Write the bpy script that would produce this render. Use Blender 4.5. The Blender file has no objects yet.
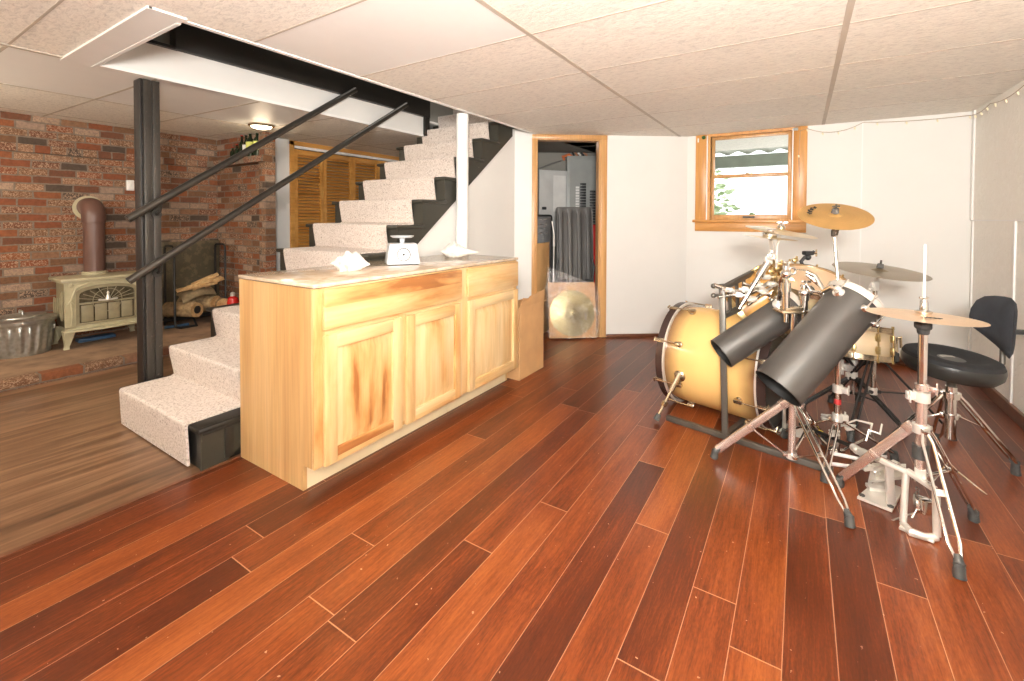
import bpy, bmesh, math, random
from mathutils import Vector, Matrix, Quaternion
random.seed(7)
SC = bpy.context.scene
COL = SC.collection
V = Vector
pi = math.pi

# ------------------------------------------------------------------ camera
F_PX, CY_PX = 453.586, 227.68
CAM_R = V((0.8430, 0.5379, 0.0035)).normalized()
YAW, PITCH, ROLL = 0.567922, 0.021010, 0.003463
_fw = V((-math.sin(YAW) * math.cos(PITCH), math.cos(YAW) * math.cos(PITCH), -math.sin(PITCH)))
_r0 = V((math.cos(YAW), math.sin(YAW), 0))
_u0 = _r0.cross(_fw)
CAM_R = _r0 * math.cos(ROLL) + _u0 * math.sin(ROLL)
CAM_U = -_r0 * math.sin(ROLL) + _u0 * math.cos(ROLL)
CAM_F = _fw
CAM_P = V((0, 0, 1.18))
cam = bpy.data.cameras.new('camera')
cam.sensor_width = 36
cam.lens = F_PX / 1024 * 36
cam.shift_y = (CY_PX - 340.5) / 1024
cam.clip_start = 0.05
camo = bpy.data.objects.new('camera', cam)
COL.objects.link(camo)
M3 = Matrix((CAM_R, CAM_U, -CAM_F)).transposed()
camo.matrix_world = Matrix.Translation(CAM_P) @ M3.to_4x4()
SC.camera = camo


def at(x, y, d):
    """A measured point of the photograph at d metres of depth, in metres."""
    return CAM_P + CAM_F * d + CAM_R * ((x - 512) * d / F_PX) - CAM_U * ((y - CY_PX) * d / F_PX)


# ------------------------------------------------------------------ materials
class G:
    def __init__(s, name, rough=0.5, metal=0.0, spec=0.5):
        s.m = bpy.data.materials.new(name)
        s.m.use_nodes = True
        s.nt = s.m.node_tree
        s.b = s.nt.nodes['Principled BSDF']
        s.b.inputs['Roughness'].default_value = rough
        s.b.inputs['Metallic'].default_value = metal
        s.b.inputs['Specular IOR Level'].default_value = spec
        s._tc = None

    def n(s, t, **kw):
        nd = s.nt.nodes.new(t)
        for k, v in kw.items():
            setattr(nd, k, v)
        return nd

    def put(s, sock, v):
        if isinstance(v, bpy.types.NodeSocket):
            s.nt.links.new(v, sock)
        elif v is not None:
            if hasattr(sock.default_value, '__len__') and not hasattr(v, '__len__'):
                v = (v,) * len(sock.default_value)
            if hasattr(v, '__len__') and len(v) == 3 and len(sock.default_value) == 4:
                v = (*v, 1)
            sock.default_value = v

    def co(s):
        if not s._tc:
            s._tc = s.n('ShaderNodeTexCoord')
        return s._tc.outputs['Object']

    def math(s, op, a, b=None, c=None):
        nd = s.n('ShaderNodeMath', operation=op)
        s.put(nd.inputs[0], a)
        if b is not None:
            s.put(nd.inputs[1], b)
        if c is not None:
            s.put(nd.inputs[2], c)
        return nd.outputs[0]

    def sep(s, v):
        nd = s.n('ShaderNodeSeparateXYZ')
        s.put(nd.inputs[0], v)
        return nd.outputs

    def comb(s, x, y, z=0.0):
        nd = s.n('ShaderNodeCombineXYZ')
        for i, v in enumerate((x, y, z)):
            s.put(nd.inputs[i], v)
        return nd.outputs[0]

    def vmul(s, v, w):
        nd = s.n('ShaderNodeVectorMath', operation='MULTIPLY')
        s.put(nd.inputs[0], v)
        s.put(nd.inputs[1], w)
        return nd.outputs[0]

    def vadd(s, v, w):
        nd = s.n('ShaderNodeVectorMath', operation='ADD')
        s.put(nd.inputs[0], v)
        s.put(nd.inputs[1], w)
        return nd.outputs[0]

    def rnd(s):
        return s.n('ShaderNodeObjectInfo').outputs['Random']

    def noise(s, v, scale, detail=3, rough=0.5, dist=0.0):
        nd = s.n('ShaderNodeTexNoise')
        s.put(nd.inputs['Vector'], v)
        nd.inputs['Scale'].default_value = scale
        nd.inputs['Detail'].default_value = detail
        nd.inputs['Roughness'].default_value = rough
        nd.inputs['Distortion'].default_value = dist
        return nd.outputs[0]

    def white(s, v):
        nd = s.n('ShaderNodeTexWhiteNoise', noise_dimensions='3D')
        s.put(nd.inputs['Vector'], v)
        return nd.outputs[0]

    def vor(s, v, scale):
        nd = s.n('ShaderNodeTexVoronoi')
        s.put(nd.inputs['Vector'], v)
        nd.inputs['Scale'].default_value = scale
        return nd.outputs

    def ramp(s, f, stops, interp='LINEAR'):
        nd = s.n('ShaderNodeValToRGB')
        cr = nd.color_ramp
        cr.interpolation = interp
        while len(cr.elements) < len(stops):
            cr.elements.new(0.5)
        for e, (p, c) in zip(cr.elements, stops):
            e.position = p
            e.color = (*c, 1) if hasattr(c, '__len__') else (c, c, c, 1)
        s.put(nd.inputs[0], f)
        return nd.outputs[0]

    def mix(s, f, a, b, mode='MIX'):
        nd = s.n('ShaderNodeMix', data_type='RGBA', blend_type=mode)
        s.put(nd.inputs[0], f)
        s.put(nd.inputs[6], a)
        s.put(nd.inputs[7], b)
        return nd.outputs[2]

    def bump(s, h, strength=0.3, dist=0.01):
        nd = s.n('ShaderNodeBump')
        nd.inputs['Strength'].default_value = strength
        nd.inputs['Distance'].default_value = dist
        s.put(nd.inputs['Height'], h)
        s.nt.links.new(nd.outputs[0], s.b.inputs['Normal'])

    def col(s, c):
        s.put(s.b.inputs['Base Color'], c)
        return s

    def rough(s, r):
        s.put(s.b.inputs['Roughness'], r)
        return s


def plain(name, c, rough=0.5, metal=0.0, spec=0.5, var=0.06, scale=8.0):
    """One colour with a faint procedural mottling."""
    g = G(name, rough, metal, spec)
    f = g.noise(g.co(), scale, 3)
    lo = tuple(x * (1 - var) for x in c)
    hi = tuple(min(1, x * (1 + var)) for x in c)
    g.col(g.ramp(f, [(0.3, lo), (0.7, hi)]))
    return g.m


def worn(name, c, wear, amount=0.62, rough=0.45, metal=0.0, scale=30):
    g = G(name, rough, metal)
    f = g.noise(g.co(), scale, 6, 0.7)
    g.col(g.mix(g.ramp(f, [(amount, 0.0), (amount + 0.05, 1.0)]), g.ramp(g.noise(g.co(), 6), [(0.3, tuple(x * .8 for x in c)), (0.7, c)]), wear))
    return g.m


def wood(name, stops, axis, strip=None, streak=1.0, rough=0.4, cross=9.0, along=0.8, fine=70):
    """Wood with its grain along one axis: long noise streaks, fine lines and glued strips."""
    g = G(name, rough)
    x, y, z = g.sep(g.co())
    r = g.math('MULTIPLY', g.rnd(), 37.0)
    ax = {'x': (x, y, z), 'y': (y, x, z), 'z': (z, x, y)}[axis]
    across = g.math('ADD', ax[1], ax[2])
    v = g.comb(g.math('MULTIPLY_ADD', ax[0], along, r), g.math('MULTIPLY', ax[1], cross), g.math('MULTIPLY_ADD', ax[2], cross, r))
    f = g.noise(v, 1.0, 5, 0.55, 0.35)
    if strip:
        sid = g.math('FLOOR', g.math('DIVIDE', across, strip))
        t = g.white(g.comb(sid, r, 0.0))
        f = g.math('ADD', f, g.math('MULTIPLY_ADD', t, 0.24 * streak, -0.12 * streak))
    v2 = g.comb(g.math('MULTIPLY', ax[0], 3.0), g.math('MULTIPLY', ax[1], fine), g.math('MULTIPLY', ax[2], fine))
    c = g.ramp(f, stops)
    g.col(g.mix(0.35, c, g.ramp(g.noise(v2, 1.0, 4), [(0.3, 0.55), (0.65, 1.0)]), 'MULTIPLY'))
    return g.m


# ------------------------------------------------------------------ mesh builder
def basis(d):
    d = V(d).normalized()
    a = V((0, 0, 1)) if abs(d.z) < 0.92 else V((1, 0, 0))
    u = d.cross(a).normalized()
    return u, d.cross(u).normalized(), d


class MB:
    def __init__(s):
        s.bm = bmesh.new()
        s.mi = 0

    def _f(s, vs):
        try:
            f = s.bm.faces.new(vs)
            f.material_index = s.mi
            return f
        except ValueError:
            return None

    def obox(s, c, ax, h, bevel=0.0, seg=2):
        """A box at centre c with three axes and half sizes h."""
        c = V(c)
        ax = [V(a).normalized() for a in ax]
        vs = [s.bm.verts.new(c + ax[0] * h[0] * i + ax[1] * h[1] * j + ax[2] * h[2] * k) for i in (-1, 1) for j in (-1, 1) for k in (-1, 1)]
        fs = [s._f([vs[q] for q in f]) for f in ((0, 1, 3, 2), (4, 6, 7, 5), (0, 4, 5, 1), (2, 3, 7, 6), (0, 2, 6, 4), (1, 5, 7, 3))]
        if bevel:
            es = list({e for f in fs for e in f.edges})
            r = bmesh.ops.bevel(s.bm, geom=es, offset=bevel, segments=seg, affect='EDGES', profile=0.5)
            for f in r['faces']:
                f.material_index = s.mi
        return s

    def box(s, x0, x1, y0, y1, z0, z1, bevel=0.0, seg=2):
        return s.obox(((x0 + x1) / 2, (y0 + y1) / 2, (z0 + z1) / 2), ((1, 0, 0), (0, 1, 0), (0, 0, 1)), (abs(x1 - x0) / 2, abs(y1 - y0) / 2, abs(z1 - z0) / 2), bevel, seg)

    def quad(s, *ps):
        s._f([s.bm.verts.new(V(p)) for p in ps])
        return s

    def prism(s, pts, off):
        """A polygon (3D points) extruded by a vector."""
        off = V(off)
        a = [s.bm.verts.new(V(p)) for p in pts]
        b = [s.bm.verts.new(V(p) + off) for p in pts]
        s._f(a)
        s._f(list(reversed(b)))
        n = len(a)
        for i in range(n):
            s._f([a[i], a[(i + 1) % n], b[(i + 1) % n], b[i]])
        return s

    def bar(s, p, q, w, h, up=(0, 0, 1), bevel=0.0):
        """A rectangular bar from p to q, w wide and h high."""
        p, q = V(p), V(q)
        d = (q - p)
        L = d.length
        d.normalize()
        up = V(up)
        if abs(d.dot(up)) > 0.98:
            up = V((1, 0, 0))
        sd = d.cross(up).normalized()
        u = sd.cross(d).normalized()
        return s.obox((p + q) / 2, (d, sd, u), (L / 2, w / 2, h / 2), bevel)

    def loft(s, rings, closed=True, cap=True):
        vs = [[s.bm.verts.new(p) for p in r] for r in rings]
        n = len(vs[0])
        for a, b in zip(vs, vs[1:]):
            for i in range(n if closed else n - 1):
                j = (i + 1) % n
                s._f([a[i], a[j], b[j], b[i]])
        if cap and closed:
            s._f(list(reversed(vs[0])))
            s._f(vs[-1])
        return s

    def tube(s, pts, r, seg=10, cap=True):
        """A round tube along a polyline; r a number or one per point."""
        pts = [V(p) for p in pts]
        rs = r if hasattr(r, '__len__') else [r] * len(pts)
        n = len(pts)
        d0 = (pts[1] - pts[0]).normalized()
        u, w, _ = basis(d0)
        rings = []
        prev = d0
        for i, p in enumerate(pts):
            din = (pts[i] - pts[i - 1]).normalized() if i else d0
            dout = (pts[i + 1] - pts[i]).normalized() if i < n - 1 else din
            d = (din + dout)
            d = d.normalized() if d.length > 1e-6 else din
            q = prev.rotation_difference(d)
            u = q @ u
            w = q @ w
            prev = d
            k = 1 / max(0.5, math.sqrt(max(0.05, (1 + din.dot(dout)) / 2)))
            rings.append([p + (u * math.cos(2 * pi * t / seg) + w * math.sin(2 * pi * t / seg)) * rs[i] * (k if 0 < i < n - 1 else 1) for t in range(seg)])
        return s.loft(rings, True, cap)

    def cyl(s, p, q, r, r2=None, seg=16, cap=True):
        return s.tube([p, q], [r, r if r2 is None else r2], seg, cap)

    def lathe(s, prof, c, axis, seg=32, rmod=None, cap=True):
        """profile (radius, height) about an axis through c; rmod(angle, i) scales the radius."""
        c = V(c)
        u, w, d = basis(axis)
        rings = []
        for i, (r, h) in enumerate(prof):
            rings.append([c + d * h + (u * math.cos(2 * pi * t / seg) + w * math.sin(2 * pi * t / seg)) * max(r, 1e-5) * (rmod(2 * pi * t / seg, i) if rmod else 1) for t in range(seg)])
        return s.loft(rings, True, cap)

    def torus(s, c, axis, R, r, seg=36, rs=8, a0=0.0, a1=2 * pi):
        c = V(c)
        u, w, d = basis(axis)
        full = abs(a1 - a0 - 2 * pi) < 1e-6
        rings = []
        k = seg if full else seg + 1
        for i in range(k):
            a = a0 + (a1 - a0) * i / seg
            e = u * math.cos(a) + w * math.sin(a)
            rings.append([c + e * (R + r * math.cos(2 * pi * t / rs)) + d * r * math.sin(2 * pi * t / rs) for t in range(rs)])
        if full:
            rings.append(rings[0])
            vs = [[s.bm.verts.new(p) for p in q] for q in rings[:-1]]
            for i in range(seg):
                A, B = vs[i], vs[(i + 1) % seg]
                for t in range(rs):
                    s._f([A[t], A[(t + 1) % rs], B[(t + 1) % rs], B[t]])
            return s
        return s.loft(rings, True, True)

    def ball(s, c, r, sx=1, sy=1, sz=1, seg=14):
        m = Matrix.Translation(V(c)) @ Matrix.Diagonal((r * sx, r * sy, r * sz, 1))
        k = bmesh.ops.create_uvsphere(s.bm, u_segments=seg, v_segments=max(6, seg // 2 + 1), radius=1, matrix=m)
        for v in k['verts']:
            for f in v.link_faces:
                f.material_index = s.mi
        return s

    def build(s, name, mat, parent=None, angle=35, **kw):
        bmesh.ops.recalc_face_normals(s.bm, faces=s.bm.faces)
        if parent is not None:
            o_ = parent
            loc = V((0, 0, 0))
            while o_ is not None:
                loc += o_.location
                o_ = o_.parent
            bmesh.ops.translate(s.bm, verts=s.bm.verts, vec=-loc)
        me = bpy.data.meshes.new(name)
        s.bm.to_mesh(me)
        s.bm.free()
        for m in (mat if isinstance(mat, (list, tuple)) else [mat]):
            me.materials.append(m)
        for p in me.polygons:
            p.use_smooth = True
        me.set_sharp_from_angle(angle=math.radians(angle))
        o = bpy.data.objects.new(name, me)
        COL.objects.link(o)
        if parent is not None:
            o.parent = parent
        for k, v in kw.items():
            o[k] = v
        return o


def thing(name, label, cat, loc=(0, 0, 0), group=None):
    o = bpy.data.objects.new(name, None)
    o.empty_display_size = 0.05
    o.location = loc
    COL.objects.link(o)
    o['label'] = label
    o['category'] = cat
    if group:
        o['group'] = group
    return o


def tag(o, label, cat, group=None):
    o['label'] = label
    o['category'] = cat
    if group:
        o['group'] = group
    return o


def struct(mb, name, mat, label=None, parent=None):
    o = mb.build(name, mat, parent)
    if parent is None:
        o['kind'] = 'structure'
        if label:
            o['label'] = label
    return o


def copy_tree(o, parent=None):
    c = o.copy()
    COL.objects.link(c)
    if parent is not None:
        c.parent = parent
    for ch in list(o.children):
        copy_tree(ch, c)
    return c
# ------------------------------------------------------------------ the materials of the place
def m_red_floor():
    g = G('bamboo_boards', 0.2, 0, 0.5)
    x, y, z = g.sep(g.co())
    u = g.math('DIVIDE', g.math('ADD', x, 0.402 + 12.5), 0.125)
    row = g.math('FLOOR', u)
    fu = g.math('FRACT', u)
    h = g.white(g.comb(row, 3.1, 0.0))
    v = g.math('ADD', g.math('DIVIDE', y, 1.75), g.math('MULTIPLY', h, 9.0))
    cell = g.math('FLOOR', v)
    fv = g.math('FRACT', v)
    t = g.white(g.comb(row, cell, 1.7))
    gr = g.noise(g.comb(g.math('MULTIPLY_ADD', x, 120.0, g.math('MULTIPLY', t, 60.0)), g.math('MULTIPLY', y, 7.0), t), 1.0, 6, 0.72, 0.5)
    bl = g.noise(g.comb(g.math('MULTIPLY', x, 9.0), g.math('MULTIPLY', y, 1.4), g.math('MULTIPLY', t, 20.0)), 1.0, 3)
    fl = g.noise(g.comb(g.math('MULTIPLY', x, 240.0), g.math('MULTIPLY', y, 60.0), t), 1.0, 2)
    gr = g.math('ADD', g.math('MULTIPLY', gr, 0.72), g.math('MULTIPLY', fl, 0.28))
    f = g.math('ADD', g.math('MULTIPLY', t, 0.27), g.math('ADD', g.math('MULTIPLY', gr, 0.75), g.math('MULTIPLY_ADD', bl, 0.45, -0.22)))
    c = g.ramp(f, [(0.2, (0.032, 0.008, 0.0035)), (0.43, (0.095, 0.019, 0.0052)), (0.57, (0.175, 0.038, 0.0088)), (0.76, (0.30, 0.082, 0.019))])
    gap = g.math('MAXIMUM', g.math('LESS_THAN', g.math('MINIMUM', fu, g.math('SUBTRACT', 1.0, fu)), 0.0085),
                 g.math('LESS_THAN', g.math('MINIMUM', fv, g.math('SUBTRACT', 1.0, fv)), 0.0010))
    # wear: fine dust specks and long scratches
    spk = g.math('GREATER_THAN', g.noise(g.co(), 55.0, 2, 0.5), 0.745)
    c = g.mix(g.math('MULTIPLY', gap, 0.8), c, (0.46, 0.24, 0.14))
    c = g.mix(g.math('MULTIPLY', spk, 0.5), c, (0.6, 0.42, 0.3))
    g.col(c)
    g.b.inputs['Roughness'].default_value = 0.29
    g.bump(g.math('ADD', g.math('MULTIPLY', gap, -1.0), g.math('MULTIPLY', gr, 0.12)), 0.25, 0.002)
    return g.m


def m_laminate():
    g = G('oak_laminate', 0.32)
    x, y, z = g.sep(g.co())
    u = g.math('DIVIDE', g.math('ADD', x, 20.0), 0.19)
    row = g.math('FLOOR', u)
    fu = g.math('FRACT', u)
    h = g.white(g.comb(row, 5.1, 0.0))
    v = g.math('ADD', g.math('DIVIDE', y, 1.25), g.math('MULTIPLY', h, 9.0))
    cell = g.math('FLOOR', v)
    t = g.white(g.comb(row, cell, 4.7))
    gr = g.noise(g.comb(g.math('MULTIPLY_ADD', x, 22.0, g.math('MULTIPLY', t, 60.0)), g.math('MULTIPLY', y, 1.5), t), 1.0, 7, 0.65, 0.8)
    f = g.math('ADD', g.math('MULTIPLY', t, 0.22), g.math('MULTIPLY', gr, 0.8))
    c = g.ramp(f, [(0.32, (0.075, 0.037, 0.019)), (0.5, (0.175, 0.092, 0.047)), (0.68, (0.31, 0.18, 0.098))])
    gap = g.math('LESS_THAN', g.math('MINIMUM', fu, g.math('SUBTRACT', 1.0, fu)), 0.006)
    g.col(g.mix(g.math('MULTIPLY', gap, 0.6), c, (0.10, 0.05, 0.03)))
    return g.m


def m_brick(name, axis, course=0.0665, length=0.185, mort=0.012, warm=1.0):
    g = G(name, 0.85)
    x, y, z = g.sep(g.co())
    a = {'x': x, 'y': y}[axis]
    wob = g.math('MULTIPLY_ADD', g.noise(g.co(), 11.0, 4), 0.016, -0.008)
    v = g.math('DIVIDE', g.math('ADD', z, wob), course)
    row = g.math('FLOOR', v)
    fv = g.math('FRACT', v)
    off = g.math('ADD', g.math('MULTIPLY', g.math('MODULO', row, 2.0), 0.5), g.math('MULTIPLY', g.white(g.comb(row, 1.0, 2.0)), 0.16))
    u = g.math('ADD', g.math('DIVIDE', g.math('ADD', g.math('ADD', a, 20.0), wob), length), off)
    cell = g.math('FLOOR', u)
    fu = g.math('FRACT', u)
    t = g.white(g.comb(row, cell, 0.3))
    t2 = g.white(g.comb(cell, row, 8.3))
    mu = mort / length
    mv = mort / course
    mor = g.math('MAXIMUM', g.math('LESS_THAN', fu, mu), g.math('LESS_THAN', fv, mv))
    nz = g.noise(g.co(), 42.0, 5, 0.7)
    c = g.ramp(t, [(0.0, (0.27, 0.085, 0.034)), (0.16, (0.30, 0.105, 0.040)), (0.32, (0.19, 0.075, 0.038)), (0.50, (0.22, 0.11, 0.055)),
                   (0.70, (0.10, 0.070, 0.052)), (0.80, (0.30, 0.16, 0.09)), (0.92, (0.38, 0.27, 0.205))], 'CONSTANT')
    c = g.mix(0.6, c, g.ramp(nz, [(0.3, 0.5), (0.7, 1.25)]), 'MULTIPLY')
    spk = g.math('MULTIPLY', g.math('GREATER_THAN', g.noise(g.co(), 75.0, 3, 0.6, 1.2), 0.53), g.math('GREATER_THAN', t2, 0.48))
    c = g.mix(g.math('MULTIPLY', spk, 0.78), c, (0.52, 0.36, 0.25))
    c = g.mix(1.0, c, (0.86, 0.82, 0.78), 'MULTIPLY')
    c = g.mix(mor, c, g.ramp(nz, [(0.3, (0.15, 0.115, 0.085)), (0.7, (0.24, 0.185, 0.14))]))
    g.col(c)
    g.bump(g.math('ADD', g.math('MULTIPLY', mor, -1.0), g.math('MULTIPLY', nz, 0.5)), 0.8, 0.008)
    return g.m


def m_tile(name, c, rough=0.8, strength=0.5):
    """Ceiling tile: fissured texture in the plaster."""
    g = G(name, rough)
    x, y, z = g.sep(g.co())
    f = g.noise(g.comb(g.math('MULTIPLY', x, 1.0), g.math('MULTIPLY', y, 2.3), z), 26.0, 5, 0.7, 1.0)
    g.col(g.ramp(f, [(0.36, tuple(q * 0.80 for q in c)), (0.5, c), (0.66, tuple(min(1, q * 1.08) for q in c))]))
    g.bump(f, strength, 0.008)
    return g.m


def m_carpet():
    g = G('berber_carpet', 0.95, 0, 0.1)
    f = g.noise(g.co(), 95.0, 4, 0.8)
    k = f
    c = g.ramp(k, [(0.30, (0.13, 0.085, 0.06)), (0.37, (0.42, 0.33, 0.27)), (0.44, (0.62, 0.52, 0.45)), (0.54, (0.76, 0.67, 0.60))])
    g.col(c)
    g.bump(f, 0.6, 0.01)
    return g.m


def m_hickory(name, axis, strip):
    return wood(name, [(0.28, (0.36, 0.14, 0.04)), (0.36, (0.64, 0.32, 0.11)), (0.44, (0.70, 0.43, 0.18)), (0.55, (0.76, 0.53, 0.26)), (0.75, (0.80, 0.61, 0.35))], axis, strip, 1.0, 0.38, 7.0, 1.3)


def m_plaster():
    g = G('textured_plaster', 0.7)
    f = g.noise(g.co(), 14.0, 5, 0.6, 1.6)
    g.col(g.ramp(f, [(0.3, (0.86, 0.82, 0.75)), (0.7, (0.92, 0.885, 0.82))]))
    g.bump(g.ramp(f, [(0.5, 0.0), (0.6, 1.0)]), 0.5, 0.008)
    return g.m


def m_marble():
    g = G('cream_marble', 0.12)
    f = g.noise(g.co(), 6.0, 7, 0.6, 1.8)
    g.col(g.ramp(f, [(0.3, (0.50, 0.36, 0.23)), (0.45, (0.60, 0.46, 0.32)), (0.62, (0.70, 0.58, 0.45))]))
    return g.m


def m_galv():
    g = G('galvanized_steel', 0.34, 0.85)
    v = g.vor(g.co(), 34.0)[0]
    g.col(g.ramp(v, [(0.0, (0.36, 0.37, 0.34)), (0.7, (0.52, 0.53, 0.50))]))
    return g.m


def m_burst(ends):
    """Lacquered maple fading to dark brown at the drum's ends (its own painted burst): ends = (axis point, direction, length)."""
    g = G('sunburst_maple', 0.16)
    return g


def m_glass():
    g = G('window_glass', 0.0)
    g.b.inputs['Transmission Weight'].default_value = 1.0
    g.b.inputs['IOR'].default_value = 1.01
    f = g.noise(g.co(), 3.0, 2)
    g.col(g.ramp(f, [(0.0, (0.97, 1.0, 0.98)), (1.0, (0.99, 1.0, 0.99))]))
    return g.m


def m_leaf(name, a, b):
    g = G(name, 0.6)
    g.col(g.ramp(g.noise(g.co(), 9.0, 4), [(0.3, a), (0.7, b)]))
    return g.m


def m_emit(name, c, s):
    g = G(name, 0.4)
    g.put(g.b.inputs['Emission Color'], c)
    g.b.inputs['Emission Strength'].default_value = s
    g.col(g.ramp(g.noise(g.co(), 5), [(0, c), (1, c)]))
    return g.m


def m_bag():
    g = G('clear_plastic', 0.12)
    nt = g.nt
    tr = nt.nodes.new('ShaderNodeBsdfTransparent')
    gl = nt.nodes.new('ShaderNodeBsdfGlossy')
    gl.inputs['Roughness'].default_value = 0.12
    f = g.noise(g.co(), 14.0, 4, 0.6, 2.0)
    bn = nt.nodes.new('ShaderNodeBump')
    bn.inputs['Strength'].default_value = 0.8
    bn.inputs['Distance'].default_value = 0.02
    nt.links.new(f, bn.inputs['Height'])
    nt.links.new(bn.outputs[0], gl.inputs['Normal'])
    mx = nt.nodes.new('ShaderNodeMixShader')
    nt.links.new(g.ramp(f, [(0.4, 0.05), (0.66, 0.22)]), mx.inputs[0])
    nt.links.new(tr.outputs[0], mx.inputs[1])
    nt.links.new(gl.outputs[0], mx.inputs[2])
    out = nt.nodes['Material Output']
    nt.links.new(mx.outputs[0], out.inputs[0])
    return g.m


def m_cymbal(name, c, rough=0.3):
    """Lathed bronze: fine concentric grooves around the part's own centre."""
    g = G(name, rough, 0.75)
    x, y, z = g.sep(g.co())
    r = g.math('SQRT', g.math('ADD', g.math('MULTIPLY', x, x), g.math('MULTIPLY', y, y)))
    w = g.noise(g.comb(g.math('MULTIPLY', r, 260.0), 0.0, 0.0), 1.0, 3)
    bl = g.noise(g.co(), 7.0, 3)
    k = g.math('ADD', g.math('MULTIPLY', w, 0.5), g.math('MULTIPLY', bl, 0.5))
    g.col(g.ramp(k, [(0.3, tuple(q * 0.82 for q in c)), (0.7, tuple(min(1, q * 1.12) for q in c))]))
    g.bump(w, 0.1, 0.001)
    return g.m


RED_FLOOR, LAMINATE = m_red_floor(), m_laminate()
BRICK_Y, BRICK_X = m_brick('rustic_brick_long', 'y'), m_brick('rustic_brick_cross', 'x')
BRICK_PIER = m_brick('orange_brick_pier', 'x', 0.0665, 0.105)
TILE = m_tile('fissured_ceiling_tile', (0.86, 0.81, 0.73), 0.8, 0.35)
TILE_SMOOTH = plain('smooth_ceiling_panel', (0.88, 0.86, 0.83), 0.45, var=0.01)
TEE = plain('ceiling_grid_metal', (0.52, 0.45, 0.37), 0.6)
WHITE = plain('white_wall_paint', (0.79, 0.775, 0.735), 0.6, var=0.015, scale=3)
WHITE_TRIM = plain('white_gloss_trim', (0.86, 0.84, 0.81), 0.35, var=0.02)
PLASTER = m_plaster()
CARPET = m_carpet()
BLACK_PAINT = worn('scuffed_black_paint', (0.017, 0.015, 0.012), (0.16, 0.18, 0.15), 0.665, 0.4, 0.0, 45)
OLIVE_PAINT = worn('dark_olive_paint', (0.038, 0.035, 0.025), (0.15, 0.14, 0.115), 0.67, 0.4)
STEEL_POST = worn('black_steel_paint', (0.062, 0.053, 0.043), (0.17, 0.145, 0.12), 0.64, 0.42, 0.3, 40)
STEEL_DARK = plain('black_steel_flange', (0.012, 0.010, 0.009), 0.5)
RAIL = plain('dark_handrail_pipe', (0.075, 0.066, 0.056), 0.30, 0.7)
HICK_Z, HICK_Y = m_hickory('hickory_upright', 'z', 0.075), m_hickory('hickory_level', 'y', 0.11)
HICK_X = m_hickory('hickory_edge', 'x', 0.09)
MAPLE_VENEER = wood('pale_veneer', [(0.3, (0.52, 0.29, 0.11)), (0.5, (0.61, 0.37, 0.155)), (0.75, (0.67, 0.44, 0.21))], 'z', 0.11, 0.9, 0.42, 10, 0.7)
MARBLE = m_marble()
PINE = wood('knotty_pine', [(0.22, (0.30, 0.10, 0.02)), (0.33, (0.55, 0.24, 0.06)), (0.5, (0.68, 0.33, 0.095)), (0.75, (0.76, 0.42, 0.15))], 'z', None, 1, 0.35, 9, 1.0)
PINE_H = wood('knotty_pine_level', [(0.22, (0.30, 0.10, 0.02)), (0.33, (0.55, 0.24, 0.06)), (0.5, (0.68, 0.33, 0.095)), (0.75, (0.76, 0.42, 0.15))], 'x', None, 1, 0.35, 9, 1.0)
DOOR_WOOD = wood('honey_casing', [(0.25, (0.50, 0.24, 0.08)), (0.5, (0.62, 0.33, 0.12)), (0.75, (0.70, 0.41, 0.17))], 'z', None, 1, 0.35, 12, 0.8)
LOUVER_WOOD = wood('honey_louver', [(0.25, (0.52, 0.22, 0.045)), (0.5, (0.66, 0.31, 0.07)), (0.75, (0.74, 0.39, 0.11))], 'y', None, 1, 0.4, 10, 0.9)
BASEB = wood('dark_baseboard_wood', [(0.3, (0.10, 0.035, 0.015)), (0.7, (0.20, 0.075, 0.035))], 'x', None, 1, 0.35)
GLASS = m_glass()
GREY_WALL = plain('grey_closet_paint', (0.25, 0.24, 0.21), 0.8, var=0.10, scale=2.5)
PANEL_GREY = plain('grey_enamel', (0.33, 0.34, 0.32), 0.4)
PANEL_LIGHT = plain('pale_grey_enamel', (0.62, 0.62, 0.60), 0.4)
PAPER = plain('paper', (0.80, 0.79, 0.76), 0.8)
PLASTIC_BLACK = plain('black_plastic', (0.025, 0.025, 0.026), 0.45)
PLASTIC_GREY = plain('charcoal_ribbed_plastic', (0.085, 0.080, 0.074), 0.42)
RUBBER = plain('grey_black_rubber', (0.055, 0.055, 0.052), 0.55, var=0.2, scale=40)
CARD = plain('cardboard', (0.56, 0.32, 0.14), 0.85, var=0.08)
CARD_TAN = plain('tan_hardboard', (0.60, 0.36, 0.15), 0.7, var=0.08)
CHROME = plain('chrome', (0.78, 0.76, 0.73), 0.12, 1.0, var=0.05)
CHROME_W = plain('satin_aluminium', (0.80, 0.77, 0.71), 0.33, 0.55, var=0.05)
NICKEL = plain('warm_nickel', (0.60, 0.50, 0.36), 0.22, 0.95, var=0.1, scale=50)
BRASS = plain('aged_brass', (0.50, 0.37, 0.17), 0.3, 0.9, var=0.2, scale=60)
ROSE = plain('dull_rose_chrome', (0.70, 0.585, 0.53), 0.27, 0.8, var=0.08)
DARK_STEEL = plain('dark_grey_steel', (0.115, 0.105, 0.09), 0.42, 0.5, var=0.12)
TUBE_BLACK = plain('black_matte_tube', (0.055, 0.050, 0.045), 0.38, 0.0, 0.8, var=0.10)
TUBE_INSIDE = plain('black_tube_inside', (0.012, 0.012, 0.011), 0.6)
HEAD_TAN = plain('tan_drum_head', (0.78, 0.56, 0.36), 0.4, var=0.04)
HEAD_DARK = plain('black_drum_head', (0.045, 0.045, 0.038), 0.35)
HEAD_CLEAR = plain('white_drum_head', (0.80, 0.77, 0.70), 0.35)
CYM_GOLD = m_cymbal('bright_bronze', (0.80, 0.50, 0.19))
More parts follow.
